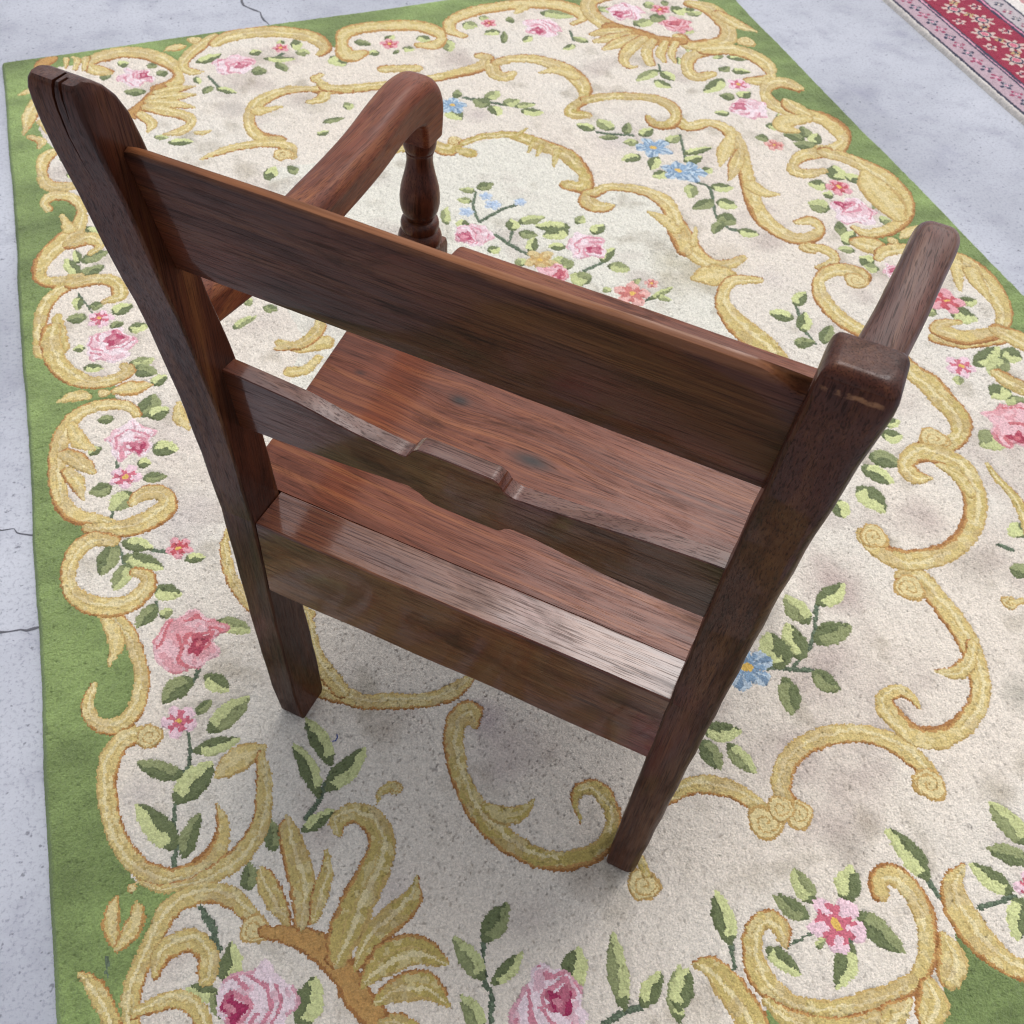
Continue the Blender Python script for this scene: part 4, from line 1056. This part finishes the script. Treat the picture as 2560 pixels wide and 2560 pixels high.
# seat board: outline grid with warped grain coordinates ---------------------
SEAT_Z = 0.4466
def seat_left(y):
    return float(np.interp(y, [0.0524, 0.12, 0.30, 0.478], [-0.2915, -0.2965, -0.315, -0.333]))
ys_ = list(np.linspace(0.0519, 0.474, 110)) + list(np.linspace(0.478, 0.541, 17)) + [0.5435, 0.5450]
NXS = 150
KN = [(-0.135, 0.271, 0.016, 0.010), (-0.018, 0.223, 0.030, 0.013), (-0.262, 0.255, 0.010, 0.003)]
verts = []; grain = []; knot = []
for j, y in enumerate(ys_):
    xl = seat_left(y) if y <= 0.4745 else -0.2665
    if y > 0.4745:
        t = (y - 0.478) / 0.067
        xl = -0.272 + 0.006 * (1 - math.sqrt(max(0, 1 - max(0, t) ** 6)))
    xr = MX - xl
    for i in range(NXS + 1):
        x = xl + (xr - xl) * i / NXS
        z = SEAT_Z + 0.0007 * math.sin(14 * x + 3 * y) - 0.0016 * math.exp(-((x + 0.01) / 0.14) ** 2 - ((y - 0.28) / 0.13) ** 2)
        if i in (0, NXS): z -= 0.002
        if j == 0: z -= 0.0003
        if j >= len(ys_) - 2: z -= 0.0012 if j == len(ys_) - 2 else 0.005
        verts.append((x, y, z))
        gy = y + 0.003 * math.sin(6.0 * x + 1.2) + 0.008 * math.sin(2.3 * x); kv = 0.0
        for kx, ky, kl, kw in KN:
            dx = (x - kx) / (kl * 2.6); dy = (y - ky)
            f_ = math.exp(-dx * dx)
            gy -= f_ * kw * 0.9 * math.tanh(dy / 0.012) * math.exp(-abs(dy) / 0.055)
            kv = max(kv, math.exp(-((x - kx) / kl) ** 2 - ((y - ky) / kw) ** 2) * 1.05)
        grain.append((x, gy, 0.0)); knot.append(min(1.0, max(0.0, (kv - 0.25) * 1.25)))
nyS = len(ys_)
faces = [(j * (NXS + 1) + i, j * (NXS + 1) + i + 1, (j + 1) * (NXS + 1) + i + 1, (j + 1) * (NXS + 1) + i) for j in range(nyS - 1) for i in range(NXS)]
# underside ring
border = [i for i in range(NXS + 1)] + [j * (NXS + 1) + NXS for j in range(1, nyS)] + [(nyS - 1) * (NXS + 1) + i for i in range(NXS - 1, -1, -1)] + [j * (NXS + 1) for j in range(nyS - 2, 0, -1)]
b0 = len(verts)
for b_ in border:
    x, y, z = verts[b_]; verts.append((x, y, SEAT_Z - 0.024)); grain.append((grain[b_][0], grain[b_][1], 0.02)); knot.append(0.0)
nb_ = len(border)
for k in range(nb_):
    faces.append((border[(k + 1) % nb_], border[k], b0 + k, b0 + (k + 1) % nb_))
faces.append([b0 + k for k in range(nb_ - 1, -1, -1)])
me = bpy.data.meshes.new('seat'); me.from_pydata(verts, [], faces); me.update()
ga = me.attributes.new('grain', 'FLOAT_VECTOR', 'POINT'); ga.data.foreach_set('vector', np.array(grain, np.float32).ravel())
ka = me.attributes.new('knot', 'FLOAT', 'POINT'); ka.data.foreach_set('value', np.array(knot, np.float32))
for p in me.polygons: p.use_smooth = True
me.set_sharp_from_angle(angle=math.radians(40))
new_obj('seat', me, chair, W_SEAT)

# arms ------------------------------------------------------------------------
ARM = [  # y, z centre, half thickness, x centre (left)
    (0.000, 0.727, 0.020, -0.2700), (0.040, 0.717, 0.020, -0.2760), (0.120, 0.697, 0.0200, -0.2860), (0.200, 0.684, 0.0200, -0.2930), (0.280, 0.677, 0.0200, -0.2995), (0.360, 0.676, 0.0205, -0.3070), (0.430, 0.678, 0.0215, -0.3135), (0.470, 0.677, 0.0235, -0.3165), (0.498, 0.669, 0.0260, -0.3175), (0.5115, 0.652, 0.0265, -0.3175), (0.5140, 0.632, 0.0250, -0.3175), (0.5140, 0.614, 0.0235, -0.3175)]
def arm(mirror, mat):
    A = catmull([(a[0], a[1], a[2], a[3]) for a in ARM], 4)
    rings = []
    for i, (y, z, ht, xc) in enumerate(A):
        p = A[max(0, i - 1)]; q = A[min(len(A) - 1, i + 1)]
        d = Vector((0, q[0] - p[0], q[1] - p[1])).normalized()
        n = Vector((0, -d.z, d.y))
        hx = float(np.interp(y, [0.0, 0.10, 0.24], [0.0170, 0.0195, 0.0245]))
        ht = ht * 1.12
        dz_, dx_ = (0.007, 0.004) if mirror else (0.0, 0.0)
        ring = []
        for u_, w_ in rrect(0, 0, hx, ht, (0.0165, 0.0165, 0.007, 0.007), 6):
            x = (xc if not mirror else MX - xc + dx_) + u_
            ring.append((x + 0.0006 * math.sin(40 * y), y + n.y * w_ + dz_ * 0.8, z + dz_ + n.z * w_))
        rings.append(ring)
    return loft('arm', rings, chair, mat)
arm(False, W_ARM); arm(True, W_ARM2)

# turned supports and front legs
def lathe(name, cx, cy, prof, mat, seg=36):
    rings = []
    for z, r in prof:
        rings.append([(cx + r * math.cos(2 * math.pi * k / seg), cy + r * math.sin(2 * math.pi * k / seg), z) for k in range(seg)])
    return loft(name, rings, chair, mat)
TP = [(0.622, 0.0150), (0.619, 0.0190), (0.614, 0.0212), (0.605, 0.0218), (0.598, 0.0205), (0.594, 0.0178), (0.592, 0.0185), (0.589, 0.0172), (0.580, 0.0170), (0.568, 0.0188), (0.555, 0.0220), (0.542, 0.0252), (0.530, 0.0268), (0.518, 0.0268), (0.508, 0.0250), (0.500, 0.0215), (0.4955, 0.0180), (0.494, 0.0225), (0.491, 0.0252), (0.486, 0.0262), (0.480, 0.0258), (0.4765, 0.0240), (0.475, 0.0262), (0.471, 0.0285), (0.466, 0.0300), (0.4600, 0.0300), (0.456, 0.0285), (0.452, 0.0285)]
for m in (False, True):
    cx = -0.3165 if not m else MX + 0.3165
    lathe('arm_support', cx, 0.5125, TP, W_TURN)
    rings = []
    for z, hw in ((0.0, 0.019), (0.006, 0.021), (0.10, 0.022), (0.20, 0.0225), (0.30, 0.026), (0.33, 0.0285), (0.445, 0.0290), (0.4535, 0.0275)):
        rings.append([(x, y, z) for x, y in rrect(cx, 0.5125, hw, hw, 0.003, 3)])
    loft('front_leg', rings, chair, W_TURN)

# ---------------------------------------------------------------- a blue thread on the carpet
bm = bmesh.new()
TH = catmull(THREAD, 5)
rings = []
for i, p in enumerate(TH):
    q = TH[min(i + 1, len(TH) - 1)]; r = TH[max(i - 1, 0)]
    d = Vector((q[0] - r[0], q[1] - r[1], 0)).normalized(); n = Vector((-d.y, d.x, 0))
    rings.append([tuple(Vector((p[0] / 1000, p[1] / 1000, 0.0032 + 0.001 * math.sin(i))) + n * 0.0009 * math.cos(a) + Vector((0, 0, 0.0009 * math.sin(a)))) for a in (0, 1.05, 2.1, 3.14, 4.19, 5.24)])
bm.free()
g = NT('blue_thread'); g.p.inputs['Base Color'].default_value = (0.03, 0.06, 0.22, 1); g.p.inputs['Roughness'].default_value = 0.9
th = loft('thread', rings, None, g.m)
th['label'] = 'tiny dark blue thread lying on the carpet beside the rear chair leg'
th['category'] = 'thread'
